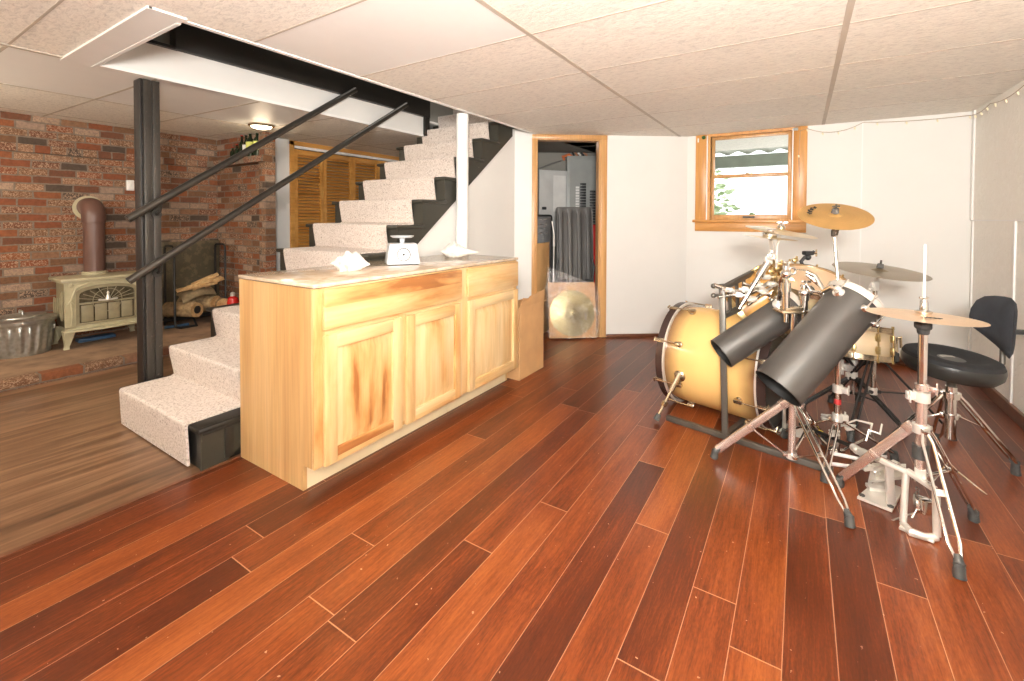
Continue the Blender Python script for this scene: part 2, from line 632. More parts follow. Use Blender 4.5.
CYM_PALE = m_cymbal('pale_bronze', (0.80, 0.66, 0.42))
CYM_DARK = m_cymbal('aged_bronze', (0.33, 0.265, 0.18), 0.33)
CYM_ROSE = m_cymbal('rosy_bronze', (0.88, 0.64, 0.43), 0.36)
INK = plain('black_print', (0.03, 0.025, 0.02), 0.6)
INK_GREY = plain('grey_print', (0.30, 0.28, 0.25), 0.6)
FELT = plain('grey_felt', (0.10, 0.095, 0.09), 0.95)
VELOUR = plain('black_velour', (0.012, 0.0125, 0.014), 0.85, var=0.3, scale=25)
VELOUR_BLUE = plain('charcoal_velour', (0.030, 0.033, 0.040), 0.9, var=0.25, scale=14)
VINYL = plain('black_vinyl', (0.020, 0.020, 0.018), 0.33)
TAPE_RED = plain('red_tape', (0.45, 0.03, 0.03), 0.5)
STOVE_E = plain('cream_enamel', (0.50, 0.45, 0.29), 0.28, var=0.10, scale=14)
STOVE_D = plain('dull_cream_cast_iron', (0.30, 0.255, 0.155), 0.45, var=0.12, scale=20)
STOVE_GL = plain('sooty_stove_glass', (0.10, 0.082, 0.052), 0.12, var=0.5, scale=18)
STOVE_PIPE = plain('brown_stove_pipe', (0.14, 0.072, 0.055), 0.4, var=0.08)
GALV = m_galv()
BARK = plain('bark', (0.30, 0.20, 0.10), 0.9, var=0.35, scale=30)
SPLIT = wood('split_wood', [(0.3, (0.50, 0.28, 0.10)), (0.7, (0.76, 0.52, 0.26))], 'x', None, 1, 0.8, 30, 2)
SHIELD = worn('rusty_steel_sheet', (0.115, 0.098, 0.062), (0.17, 0.13, 0.075), 0.52, 0.5, 0.25, 14)
RED_ENAMEL = plain('red_enamel', (0.62, 0.02, 0.015), 0.25)
BLUE = plain('blue_plastic', (0.03, 0.085, 0.17), 0.4)
BOTTLE_GREEN = plain('dark_green_bottle', (0.012, 0.022, 0.010), 0.08)
LABEL_Y = plain('yellow_green_label', (0.60, 0.62, 0.16), 0.6)
SHELL_W = plain('white_sea_shell', (0.80, 0.77, 0.72), 0.45, var=0.05, scale=20)
SCALE_W = plain('white_scale_enamel', (0.60, 0.62, 0.64), 0.3, var=0.02)
HEARTH = plain('mortar_hearth', (0.30, 0.19, 0.115), 0.9, var=0.28, scale=7)
# ------------------------------------------------------------------ the room
HC = 2.0
XR, YW = 1.087, 4.78            # right wall, window wall
XL = -5.65                      # brick wall
YB = -2.2                       # wall behind the camera
DW0 = V((-1.624, 4.293, 0))     # right foot of the closet doorway
DD = V((0.8015, 0.598, 0)).normalized()   # along the slanted closet wall, to the right
DN = V((0.598, -0.8015, 0)).normalized()  # out of that wall into the room
CORNER_L = DW0 - DD * 0.90
CORNER_R = DW0 + DD * ((YW - DW0.y) / DD.y)
STX, STF = -2.33, -3.27         # near and far side of the stairs


def ceil_z(x):
    return HC + max(0, (-3.2 - x)) * 0.0245


fl = MB()
fl.prism([(-2.322, YB, 0), (XR, YB, 0), (XR, YW, 0), (CORNER_R.x, YW, 0), (CORNER_L.x, CORNER_L.y, 0), (-2.322, CORNER_L.y, 0)], (0, 0, -0.06))
struct(fl, 'floor', RED_FLOOR, 'red brown bamboo plank floor of the drum room')
fl = MB().box(XL - .1, -2.322, YB, 6.2, -0.06, -0.004)
struct(fl, 'floor.001', LAMINATE, 'brown oak laminate floor before the brick hearth')
MB().box(-2.332, -2.312, YB, 1.146, -0.002, 0.0035).build('trim_1', BASEB)['kind'] = 'structure'
# closet floor
cf = MB()
cl0, cl1 = DW0 - DD * 1.05, DW0 + DD * 0.5
cf.prism([cl0 - DN * 0.002, cl1 - DN * 0.002, cl1 - DN * 1.3, cl0 - DN * 1.3], (0, 0, -0.05))
struct(cf, 'floor.002', RED_FLOOR, 'closet floor')

# ---- ceiling: tiles as one setting object, the metal grid over it
xs = [XR + .3, 0.147, -1.035, -2.18]
ys = [YB - .02] + [0.545 + 0.61 * k for k in range(-4, 8)]
cm = MB()
tees = MB()


def tile(x0, x1, y0, y1, smooth=False):
    cm.mi = 1 if smooth else 0
    z0, z1 = ceil_z(x0), ceil_z(x1)
    cm.quad((x0, y0, z0), (x1, y0, z1), (x1, y1, z1), (x0, y1, z0))


for i in range(3):
    x1, x0 = xs[i], xs[i + 1]
    for k in range(len(ys) - 1):
        sm = (i == 2 and k == 6)
        tile(x0, x1, ys[k], ys[k + 1] if k < len(ys) - 2 else 6.0, sm)
xl = [-2.18, -3.2, -4.315, -5.43, XL - .1]
for i in range(4):
    x1, x0 = xl[i], xl[i + 1]
    for k in range(len(ys) - 1):
        y0, y1 = ys[k], (ys[k + 1] if k < len(ys) - 2 else 6.2)
        if i == 0:
            if y0 >= 0.85:
                continue
            if y1 > 0.85:
                y1 = 0.80
        tile(x0, x1, y0, y1, i == 1 and 0.4 < y0 < 1.9)
ceil_o = struct(cm, 'ceiling', [TILE, TILE_SMOOTH], 'suspended tile ceiling')
# solid slab above the tiles, open at the stairwell
for nm, b in (('ceiling.001', (-2.13, XR + .3, YB, 6.2)), ('ceiling.002', (XL - .1, -3.26, YB, 6.2)), ('ceiling.003', (-3.26, -2.13, YB, 0.80))):
    struct(MB().box(b[0], b[1], b[2], b[3], HC + 0.16, HC + 0.22), nm, WHITE)
# grid bars
for x in (0.147, -1.035):
    tees.box(x - .012, x + .012, YB, 5.2, HC - 0.0015, HC + .004)
for x in (-4.315, -5.43):
    z = ceil_z(x)
    tees.box(x - .012, x + .012, YB, 6.0, z - 0.0015, z + .004)
tees.box(-3.2 - .03, -3.2, YB, 0.76, HC - .005, HC + .004)
for y in ys[1:]:
    w = .005
    for xa, xb in ((-2.18, XR),) if y > 0.86 else ((-3.2, XR),):
        tees.box(xa, xb, y - w, y + w, HC - 0.0012, HC + .003)
    if y > 0:
        tees.prism([(-3.2, y - .008, HC - .0012), (XL, y - .008, ceil_z(XL) - .0012), (XL, y - .008, ceil_z(XL) + .002), (-3.2, y - .008, HC + .002)], (0, 0.016, 0))
tee_o = tees.build('trim_2', TEE)
tee_o['kind'] = 'structure'

# ---- stairwell opening
op = MB()
op.box(-2.205, -2.178, .86, CORNER_L.y + .02, HC - 0.004, HC + 0.16)
op.box(-3.25, -2.15, 0.74, 0.87, HC - 0.008, HC + 0.012)        # flat trim board across the near end
op.box(-3.25, -2.15, 0.735, 0.752, HC - 0.0095, HC + 0.012)
op.box(-3.25, -2.215, 0.858, 0.874, HC - 0.010, HC + 0.16)
op.box(-3.225, -3.195, .86, 3.36, HC - 0.008, HC + 0.012)
struct(op, 'trim_3', WHITE_TRIM, 'white trim around the stairwell opening')
fz = MB().box(-3.235, -3.20, .87, 3.36, HC + 0.0, HC + 0.185)
struct(fz, 'wall_stairwell', WHITE, 'white fascia along the far side of the stairwell')
bz = MB().box(-3.25, -3.16, 1.22, 3.42, HC + 0.185, HC + 0.50, .004)
bz.box(-3.25, -3.17, 3.36, 3.42, HC - .0, HC + 0.3)
bz.box(-3.22, -3.17, 1.0, 1.24, HC + 0.183, HC + 0.20)
struct(bz, 'trim_4', BLACK_PAINT, 'black painted beam above the stairwell fascia')
uw = MB()
uw.box(-3.35, -3.25, .8, 7.2, HC + .185, 4.3)
uw.box(-2.215, -2.12, .8, 7.2, HC + .16, 4.3)
uw.box(-3.35, -2.12, .75, .86, HC + .16, 4.3)
uw.box(-3.35, -2.12, 6.6, 6.7, HC + .16, 4.3)
uw.box(-3.35, -2.12, .75, 6.7, 4.3, 4.4)
struct(uw, 'wall_upstairs', GREY_WALL, 'grey walls of the stairwell above')

# ---- walls
w = MB().box(XR, XR + .1, YB, YW + .1, 0, HC + .05)
struct(w, 'wall_right', PLASTER)
w = MB()
w.box(XR - .008, XR, 2.0, YW, 1.172, 1.180, .002)
for y in (3.92, 2.7, 4.72):
    w.box(XR - .010, XR, y - .013, y + .013, 0.05, 1.172, .002)
w.box(XR - .012, XR, YW - .05, YW - .004, 1.18, HC)
struct(w, 'trim_5', WHITE_TRIM, 'ledge and battens on the right wall')
w = MB().box(XR - .022, XR, YB, YW, 0, 0.075, .004)
struct(w, 'baseboard_right', BASEB)
w = MB()
WX0, WX1, WZ0 = -0.89, 0.035, 1.06
GX0, GX1, GZ0, GZ1 = -.755, -.08, 1.165, 1.985
w.box(CORNER_R.x - .1, GX0, YW, YW + .12, 0, HC + .05)
w.box(GX1, XR + .1, YW, YW + .12, 0, HC + .05)
w.box(GX0, GX1, YW, YW + .12, 0, GZ0)
w.box(GX0, GX1, YW, YW + .12, GZ1, HC + .05)
struct(w, 'wall_window', WHITE)
w = MB()
for x in (0.42,):
    w.box(x - .004, x + .004, YW - .002, YW + .001, 0, HC)
struct(w, 'trim_6', WHITE_TRIM)
struct(MB().box(CORNER_R.x, XR, YW - .018, YW, 0, .07, .004), 'baseboard_window', BASEB)


def slant(mb, s0, s1, z0, z1, n0, n1, bevel=0.0):
    a = DW0 + DD * ((s0 + s1) / 2) + DN * ((n0 + n1) / 2)
    return mb.obox((a.x, a.y, (z0 + z1) / 2), (DD, DN, (0, 0, 1)), (abs(s1 - s0) / 2, abs(n1 - n0) / 2, abs(z1 - z0) / 2), bevel)


sR = (CORNER_R - DW0).length
w = MB()
slant(w, -.93, -.72, 0, HC + .05, -.10, 0)
slant(w, -.065, sR + .02, 0, HC + .05, -.10, 0)
slant(w, -.72, -.065, 1.965, HC + .05, -.10, 0)
struct(w, 'wall_closet', WHITE, 'slanted white wall with the closet doorway')
w = MB()
slant(w, 0.0, sR, 0, .03, 0, .018, .003)
struct(w, 'baseboard_closet', BASEB)
w = MB()
slant(w, -.75, -.695, 0, 1.995, 0.0, .016, .003)
slant(w, -.070, -.005, 0, 1.995, 0.0, .016, .003)
slant(w, -.75, -.005, 1.955, 1.997, 0.0, .018, .003)
slant(w, -.712, -.695, 0, 1.96, -.11, 0.0)
slant(w, -.085, -.065, 0, 1.96, -.11, 0.0)
slant(w, -.71, -.068, 1.945, 1.965, -.11, 0.0)
struct(w, 'trim_7', DOOR_WOOD, 'honey wood casing of the closet doorway')
# closet interior
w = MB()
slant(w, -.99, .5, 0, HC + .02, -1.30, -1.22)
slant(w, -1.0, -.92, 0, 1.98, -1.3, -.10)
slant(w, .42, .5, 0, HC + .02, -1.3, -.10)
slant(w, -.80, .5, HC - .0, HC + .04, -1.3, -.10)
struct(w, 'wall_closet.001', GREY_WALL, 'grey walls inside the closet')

# white wall under the stairs, sawn off along the string
w = MB()
zb = lambda y: 0.215 + 0.765 * (y - 0.98) - 0.30
w.prism([(STX - .03, 1.10, 0), (STX - .03, CORNER_L.y + .03, 0), (STX - .03, CORNER_L.y + .03, HC + .04), (STX - .03, 3.7, HC + .04), (STX - .03, 1.31, zb(1.31) + .05)], (-.06, 0, 0))
struct(w, 'wall_stairs', WHITE)
w = MB().cyl((-2.275, 2.83, 0), (-2.275, 2.83, HC), .048, seg=28)
w.cyl((-2.275, 2.83, 0), (-2.275, 2.83, 0.012), .075, seg=28)
tag(w.build('support_column', WHITE_TRIM), 'round white steel column behind the far end of the wooden cabinet', 'column')
# behind the camera, to close the room
struct(MB().box(XL - .1, XR + .1, YB - .1, YB, 0, 2.3), 'wall_back', WHITE)

# ---- left room: brick wall, return, pier, mantel, hearth
YRET = 2.575
w = MB().box(XL - .1, XL, YB, YRET + .2, 0, 2.3)
struct(w, 'wall_left', BRICK_Y, 'rustic brick wall behind the stove')
w = MB().box(XL, -4.51, YRET, YRET + .018, 0, 2.3)
struct(w, 'wall_alcove', BRICK_X, 'brick return wall at the end of the hearth')
w = MB().box(-4.62, -4.50, YRET - .085, YRET + .018, 0.0, 2.2)
struct(w, 'trim_8', BRICK_PIER, 'orange brick pier at the end of the return wall')
w = MB()
w.box(XL, XL + .035, YB, YRET, 1.735, 1.80)
w.box(XL, -4.495, YRET - .12, YRET, 1.735, 1.80)
struct(w, 'trim_9', m_brick('ledge_brick', 'y', 0.2, 0.105), 'brick ledge along the chimney wall')
w = MB().box(XL, -4.52, YB, YRET, -0.004, 0.062)
w.mi = 1
w.box(-4.62, -4.515, YB, YRET, -0.004, 0.064, .003)
struct(w, 'trim_10', [HEARTH, m_brick('hearth_edge_brick', 'y', 0.2, 0.235, .012)], 'raised mortar hearth edged with bricks')
w = MB()
XC = -4.8
w.box(XC - .1, XC, YRET + .018, 2.94, 0, 2.3)
w.box(XC - .75, XC - .70, YRET + .03, 6.2, 0, 2.3)
w.box(XL - .1, XC, YRET + .018, YRET + .07, 0, 2.3)
w.box(XC - .1, XC, 2.94, 6.2, 2.03, 2.3)
w.box(XC - .1, XC, 4.80, 6.2, 0, 2.1)
struct(w, 'wall_bifold', WHITE)
w = MB()
w.box(XC - .02, XC + .018, 2.925, 2.975, 0, 2.03, .003)
w.box(XC - .02, XC + .018, 4.75, 4.80, 0, 2.03, .003)
w.box(XC - .02, XC + .018, 2.925, 4.80, 1.985, 2.035, .003)
struct(w, 'trim_11', LOUVER_WOOD)
struct(MB().box(XC - .03, XC + .01, 2.975, 4.75, 1.955, 1.985), 'trim_12', WHITE_TRIM, 'white track above the louvered doors')
struct(MB().box(XC - .7, STX, 6.1, 6.2, 0, 2.3), 'wall_far', WHITE)


def bifold(y0, y1, n):
    d = MB()
    fx0, fx1 = XC - .016, XC + .012
    st = .045
    d.box(fx0, fx1, y0 + .002, y0 + st, .015, 1.945, .002)
    d.box(fx0, fx1, y1 - st, y1 - .002, .015, 1.945, .002)
    d.box(fx0, fx1, y0 + st, y1 - st, .015, .12, .002)
    d.box(fx0, fx1, y0 + st, y1 - st, 1.89, 1.945, .002)
    o = d.build('door_%d' % n, LOUVER_WOOD)
    o['kind'] = 'structure'
    s = MB()
    z = .135
    while z < 1.89:
        s.obox((XC - .002, (y0 + y1) / 2, z), ((.74, 0, -.67), (0, 1, 0), (.67, 0, .74)), (.021, (y1 - y0) / 2 - st, .0034))
        z += .037
    s.build('louvers', LOUVER_WOOD, o)
    k = MB().ball((XC + .028, y1 - .03, .95), .016)
    k.build('knob', DOOR_WOOD, o)


for n, (a, b) in enumerate(((2.975, 3.345), (3.345, 3.76), (3.76, 4.17), (4.17, 4.75))):
    bifold(a, b, n + 1)

# ---- window
win = MB()
win.box(WX0, GX0 - .035, YW - .02, YW, WZ0 + .10, 2.0, .004)
win.box(GX1 + .012, WX1, YW - .02, YW, WZ0 + .10, 2.0, .004)
wo = struct(win, 'window_1', PINE, 'knotty pine window')
t = MB().box(WX0, WX1, YW - .02, YW, WZ0, WZ0 + .085, .004)
t.build('apron', PINE_H, wo)
t = MB().box(WX0 - .02, WX1 + .02, YW - .045, YW + .02, WZ0 + .085, WZ0 + .112, .005)
t.build('sill', PINE_H, wo)
t = MB()
t.box(GX0 - .035, GX0, YW - .012, YW + .09, WZ0 + .112, 2.0)
t.box(GX1, GX1 + .045, YW - .004, YW + .09, WZ0 + .112, 2.0)
t.box(GX0 - .035, GX1 + .045, YW - .014, YW + .09, 1.975, 2.0)
t.build('frame', PINE, wo)
t = MB()
t.box(GX0 - .034, GX0 - .024, YW - .022, YW - .008, WZ0 + .112, 1.99)
t.box(GX1 + .002, GX1 + .010, YW - .022, YW - .008, WZ0 + .112, 1.99)
t.build('jamb_liner', WHITE_TRIM, wo)
for nm, z0, z1, yo, bot in (('upper_sash', 1.575, 1.978, .045, .03), ('lower_sash', 1.170, 1.605, .018, .05)):
    t = MB()
    t.box(GX0, GX0 + .032, YW + yo, YW + yo + .026, z0, z1, .003)
    t.box(GX1 - .032, GX1, YW + yo, YW + yo + .026, z0, z1, .003)
    t.box(GX0 + .032, GX1 - .032, YW + yo, YW + yo + .026, z0, z0 + bot, .003)
    t.box(GX0 + .032, GX1 - .032, YW + yo, YW + yo + .026, z1 - .03, z1, .003)
    so = t.build(nm, DOOR_WOOD, wo)
    MB().box(GX0 + .03, GX1 - .03, YW + yo + .010, YW + yo + .014, z0 + bot - .002, z1 - .028).build('glass', GLASS, so)
t = MB().box(-.47, -.37, YW + .012, YW + .019, 1.188, 1.206, .002)
t.build('maker_plate', FELT, wo)
t = MB().box(-.45, -.39, YW + .005, YW + .03, 1.60, 1.615, .003)
t.build('sash_lock', NICKEL, wo)
# small things on the window
t = MB().ball((-.815, YW - .035, 1.972), .018).cyl((-.815, YW - .02, 1.972), (-.815, YW - .03, 1.972), .01)
tag(t.build('push_pin', plain('green_plastic', (.03, .12, .03), .4)), 'small round green hook at the top of the knotty pine window casing', 'hook')
t = MB().box(-.072, -.035, YW - .04, YW - .02, 1.965, 1.99, .003)
tag(t.build('light_clip', PANEL_GREY), 'small grey clip on the window casing where the fairy lights begin', 'clip')
t = MB().box(-.872, -.860, YW - .03, YW - .02, 1.93, 1.97, .002)
tag(t.build('cup_hook', WHITE_TRIM), 'tiny white hook just under the round green hook on the window casing', 'hook')

# string of lights from the window along the ceiling to the corner and on along the right wall
wire = MB()
pts = [V((-.02, YW - .03, 1.55)), V((-.03, YW - .035, 1.75)), V((-.02, YW - .03, 1.96))]


def sag(a, b, d, n=7):
    return [a.lerp(b, i / n) - V((0, 0, d * 4 * (i / n) * (1 - i / n))) for i in range(1, n + 1)]


pts2 = [V((.03, YW - .02, 1.975))]
pts2 += sag(pts2[-1], V((.42, YW - .02, 1.985)), .055)
pts2 += sag(pts2[-1], V((1.06, YW - .02, 1.968)), .012)
pts2 += sag(pts2[-1], V((XR - .02, 4.35, 1.968)), .02)
pts2 += sag(pts2[-1], V((XR - .02, 3.7, 1.968)), .03)
pts2 += sag(pts2[-1], V((XR - .02, 2.7, 1.968)), .03)
sl = thing('string_lights', 'thin string of tiny fairy lights strung below the ceiling from the window', 'string lights', (.5, YW - .02, 1.97))
wire.tube(pts + pts2, .0022, 6)
wire.build('wire', plain('tan_wire', (.40, .30, .2), .5), sl)
allp = pts + pts2
for i in range(1, len(allp), 2):
    p = allp[i]
    MB().lathe([(.002, 0), (.006, .004), (.0065, .012), (.003, .022), (.0005, .026)], p - V((0, 0, .004)), (0.2, -.2, -1), 8).build('bulb', plain('clear_bulb', (.95, .85, .62), .15) if i == 1 else bpy.data.materials['clear_bulb'], sl)

# ---- outside the window: patio roof, its beam, hedge, ground
for nm in ('clear_bulb',):
    pass
pr = MB()
x = -2.6
nx = 90
top = []
for i in range(nx + 1):
    x = -2.6 + 3.8 * i / nx
    top.append((x, .035 * max(-.6, min(.6, 1.4 * math.sin(i * pi / 3)))))
rings = [[V((px, YW + .35, 2.55 + dz)) for px, dz in top], [V((px, YW + 2.3, 2.10 + dz)) for px, dz in top]]
pr.loft(rings, False, False)
po = thing('patio_roof', 'white corrugated patio roof outside the window', 'roof', (-.6, YW + 1.3, 2.1))
pr.build('corrugated_sheet', plain('pale_roof_sheet', (.70, .69, .62), .6), po)
MB().box(-2.6, 1.2, YW + 2.2, YW + 2.32, 1.90, 2.06).build('beam', plain('grey_beam', (.30, .33, .27), .7), po)
for x in (-2.5, 1.1):
    MB().box(x - .05, x + .05, YW + 2.2, YW + 2.32, 0.3, 2.0).build('post', WHITE_TRIM, po)
fo = MB()
random.seed(3)
for i in range(1700):
    c = V((-1.55 + random.gauss(0, .24), YW + 3.2 + random.gauss(0, .22), 1.10 + random.gauss(0, .42)))
    n = V((random.uniform(-1, 1), random.uniform(-1, 1), random.uniform(-.3, 1))).normalized()
    u, w_, _ = basis(n)
    L, W = random.uniform(.06, .10), random.uniform(.024, .04)
    fo.prism([c - u * L, c - u * L * .2 + w_ * W, c + u * L, c - u * L * .2 - w_ * W], n * .002)
bt = thing('leafy_bush', 'green leafy bush seen outside through the lower window sash', 'bush', (-1.55, YW + 3.2, .3))
fo.build('foliage', m_leaf('leaves', (.30, .40, .20), (.55, .62, .40)), bt)
MB().tube([(-1.55, YW + 3.2, .3), (-1.5, YW + 3.2, .9), (-1.6, YW + 3.2, 1.6)], [.05, .04, .015], 8).build('stem', BARK, bt)
struct(MB().box(-9, 7, YW + .3, YW + 12, .25, .3), 'ground', plain('pale_concrete', (.70, .69, .66), .8))
# ------------------------------------------------------------------ staircase
RISE, RUN = 0.1855, 0.243
NOSE0, ZT0 = 0.965, 0.205
NST = 12
st = thing('staircase', 'carpeted staircase with black painted steps rising behind the wooden cabinet', 'staircase', (-2.8, 1.0, 0))


def step_y(i):
    return NOSE0 + RUN * i


def step_z(i):
    return ZT0 + RISE * i


for i in range(NST):
    y, z = step_y(i), step_z(i)
    b = MB()
    lo = 0 if i < 2 else z - RISE - .06
    sf = STF - .008 if i < 2 else STF - .085
    b.box(sf + .01, STX - .018, y + .022, y + (RUN + .05 if i < 1 else .045), max(0, lo if i else 0), z - .028)      # riser block
    b.box(sf - .012, STX + .012, y, y + RUN + .04, z - .03, z - .004, .009)                      # tread board with nosing
    b.build('step', BLACK_PAINT if i < 4 else OLIVE_PAINT, st)
# carpet runner: one continuous folded strip
prof = []
for i in range(NST):
    y, z = step_y(i), step_z(i)
    r = .016
    prof.append((y + .012 if i else y - .004, z - RISE + .012 if i else 0.004))
    prof.append((y - .010, z - .045))
    for a in (0, 30, 60, 90):
        prof.append((y - .012 + r - r * math.cos(math.radians(a)), z - .010 + r * math.sin(math.radians(a)) - .003))
    prof.append((y + RUN - .004, z + .003))
carp = MB()
X0, X1 = -3.245, -2.425
rings = []
nseg = 8
outer = [(y, z) for y, z in prof]
inner = []
for k, (y, z) in enumerate(prof):
    inner.append((y + .012, z - .012))
for k in range(nseg + 1):
    x = X0 + (X1 - X0) * k / nseg
    rings.append([V((x, y, max(z, 0.003))) for y, z in outer] + [V((x, y, max(0.003, z))) for y, z in reversed(inner)])
carp.loft(rings, True, True)
carp.build('carpet_runner', CARPET, st, 50, label='beige speckled carpet runner')
# landing at the head of the stairs
b = MB().box(STF + .01, STX - .018, step_y(NST - 1) + RUN, step_y(NST - 1) + RUN + .9, step_z(NST - 1) + .06, step_z(NST - 1) + RISE)
b.build('landing', CARPET, st)
# near string: saw-tooth board closing the side
sd = MB()
zl = lambda y: 0.215 + 0.765 * (y - 0.98) - 0.30
poly = [(1.09, 0)]
poly.append((step_y(0) + .015, 0))
for i in range(11):
    y, z = step_y(i), step_z(i)
    poly.append((y + .015, z - .004))
    poly.append((y + RUN + .015, z - .004))
yt = poly[-1][0]
poly.append((yt, zl(yt)))
sd.prism([(STX - .016, y, z) for y, z in poly], (.018, 0, 0))
so = sd.build('side_string', OLIVE_PAINT, st, label='dark olive painted side board')
# little cover strips on the first two steps
cs = MB().box(STX + .002, STX + .010, step_y(0) + .115, step_y(0) + .155, .02, .165, .002)
cs.build('cover_strip', BLACK_PAINT, st)
cs = MB().box(STX + .002, STX + .010, step_y(0) + .02, step_y(0) + .19, .165, .178, .002)
cs.build('cover_strip', BLACK_PAINT, st)
fs = MB()
poly = [(step_y(0) + .02, 0.0), (step_y(0) + .02, step_z(0) - .03)]
for i in range(11):
    y, z = step_y(i), step_z(i)
    poly.append((y + .02, z - .02))
    poly.append((y + RUN + .02, z - .02))
yt = poly[-1][0]
poly += [(yt, zl(yt)), (1.35, 0)]
fs.prism([(STF + .008, y, z) for y, z in poly], (.012, 0, 0))
fs.build('far_string', BLACK_PAINT, st)

# ---- post and handrails
po = thing('support_post', 'square black steel post beside the foot of the stairs', 'post', (-3.36, 1.15, 0))
b = MB()
zt = 2.0
b.box(-3.40, -3.312, 1.100, 1.185, 0.003, zt)
b.build('web', STEEL_POST, po)
b = MB()
b.box(-3.306 - .006, -3.300, 1.103, 1.138, 0.003, zt, .002)
b.box(-3.306 - .006, -3.300, 1.148, 1.185, 0.003, zt, .002)
b.build('front_flange', STEEL_POST, po)
b = MB().box(-3.40, -3.305, 1.088, 1.100, 0.003, zt, .002)
b.build('side_flange', STEEL_DARK, po)
b = MB().box(-3.44, -3.27, 1.07, 1.23, -0.004, 0.006)
b.build('base_plate', STEEL_DARK, po)


def rail(p, q, label, bracket):
    o = thing('handrail', label, 'handrail', p)
    d = (q - p).normalized()
    MB().tube([p, p + d * .004, q], .0225, 16).build('pipe', RAIL, o)
    b = MB()
    k = bracket
    b.tube([k - V((0, 0, .018)), k - V((.02, 0, .07)), V((-3.30, k.y, k.z - .085))], .009, 8)
    b.cyl(V((-3.30, k.y, k.z - .085)), V((-3.292, k.y, k.z - .085)), .026)
    b.build('bracket', BLACK_PAINT, o)
    b = MB()
    b.tube([q, q + V((-.035, .01, .0))], .014, 8)
    b.build('end_bracket', BLACK_PAINT, o)
    return o


xr = -3.235
d = .765
rail(V((xr, 1.0, 1.165)), V((xr + .09, 2.50, 2.245)), 'dark pipe handrail bolted higher on the square black post', V((xr, 1.16, 1.28)))
rail(V((xr, 1.0, 0.812)), V((xr + .09, 3.08, 2.245)), 'dark pipe handrail bolted lower on the square black post', V((xr, 1.16, .925)))
# ------------------------------------------------------------------ wooden base cabinet
CX0, CX1, CY0, CY1 = -2.312, -1.735, 1.147, 2.752
cb = thing('base_cabinet', 'pale hickory base cabinet with three doors and two drawer fronts', 'cabinet', (-2.0, 1.95, 0))
b = MB()
b.prism([(CX0, CY0, 0), (-1.795, CY0, 0), (-1.795, CY0, .112), (CX1, CY0, .112), (CX1, CY0, .879), (CX0, CY0, .879)], (0, .018, 0))
b.prism([(CX0, CY1, 0), (-1.795, CY1, 0), (-1.795, CY1, .112), (CX1, CY1, .112), (CX1, CY1, .879), (CX0, CY1, .879)], (0, -.018, 0))
b.box(CX0 + .02, CX1, CY0 + .018, CY1 - .018, .112, .13)
b.box(CX0 + .01, CX0 + .02, CY0 + .018, CY1 - .018, .112, .879)
b.build('carcass', MAPLE_VENEER, cb)
b = MB().box(-1.813, -1.797, CY0 + .018, 2.09, 0, .112)
b.box(-1.813, -1.797, 2.095, CY1 - .018, 0, .112)
b.build('toe_kick', plain('pale_toe_board', (.80, .66, .42), .5), cb)
fx0, fx1 = CX1, CX1 + .019
for y0, y1, z0, z1 in ((CY0, 1.20, .112, .879), (1.62, 1.675, .13, .685), (2.09, 2.195, .112, .879), (2.715, CY1, .112, .879)):
    MB().box(fx0, fx1, y0, y1, z0, z1, .0015).build('frame_stile', HICK_Z, cb)
for y0, y1 in ((1.20, 2.09), (2.195, 2.715)):
    for z0, z1 in ((.850, .879), (.665, .715), (.112, .135)):
        MB().box(fx0, fx1 - .0006, y0, y1, z0, z1).build('frame_rail', HICK_Y, cb)
for y0, y1 in ((1.187, 2.112), (2.172, 2.745)):
    b = MB().box(fx1, fx1 + .020, y0, y1, .698, .872, .005, 2)
    b.build('drawer', HICK_Y, cb)
dx0, dx1 = fx1, fx1 + .020


def cab_door(y0, y1, z0=.112, z1=.676):
    s = .062
    a0, a1, c0, c1 = y0 + s, y1 - s, z0 + s, z1 - s
    b = MB()
    r0 = [(dx0, a0 - .004, c0 - .004), (dx0, a1 + .004, c0 - .004), (dx0, a1 + .004, c1 + .004), (dx0, a0 - .004, c1 + .004)]
    r1 = [(dx0 + .006, y, z) for x, y, z in r0]
    k = .012
    r2 = [(dx0 + .007, a0 + k, c0 + k), (dx0 + .007, a1 - k, c0 + k), (dx0 + .007, a1 - k, c1 - k), (dx0 + .007, a0 + k, c1 - k)]
    k = .045
    r3 = [(dx1 - .003, a0 + k, c0 + k), (dx1 - .003, a1 - k, c0 + k), (dx1 - .003, a1 - k, c1 - k), (dx1 - .003, a0 + k, c1 - k)]
    b.loft([[V(p) for p in r] for r in (r0, r1, r2, r3)], True, True)
    o = b.build('door', HICK_Z, cb)
    MB().box(dx0, dx1, y0, y0 + s, z0, z1, .004).build('stile', HICK_Z, o)
    MB().box(dx0, dx1, y1 - s, y1, z0, z1, .004).build('stile', HICK_Z, o)
    MB().box(dx0, dx1 - .0008, y0 + s - .003, y1 - s + .003, z0, z0 + s, .003).build('rail', HICK_Y, o)
    MB().box(dx0, dx1 - .0008, y0 + s - .003, y1 - s + .003, z1 - s, z1, .003).build('rail', HICK_Y, o)


cab_door(1.187, 1.632)
cab_door(1.662, 2.110)
cab_door(2.180, 2.745)
b = MB().box(CX0, -1.704, CY0 - .006, CY1 + .004, .883, .900, .003)
b.build('countertop', MARBLE, cb)
b = MB().box(CX0 + .01, -1.72, CY0 + .006, CY1 - .006, .879, .883)
b.build('top_gap', PLASTIC_BLACK, cb)

# ---- what stands on the cabinet
ZC = .900
sc = thing('kitchen_scale', 'white kitchen scale with a round dial on the wooden cabinet', 'scale', (-2.03, 1.95, ZC))
n = V((.80, -.60, 0)).normalized()
u = V((.60, .80, 0)).normalized()
c0 = V((-2.035, 1.955, ZC))


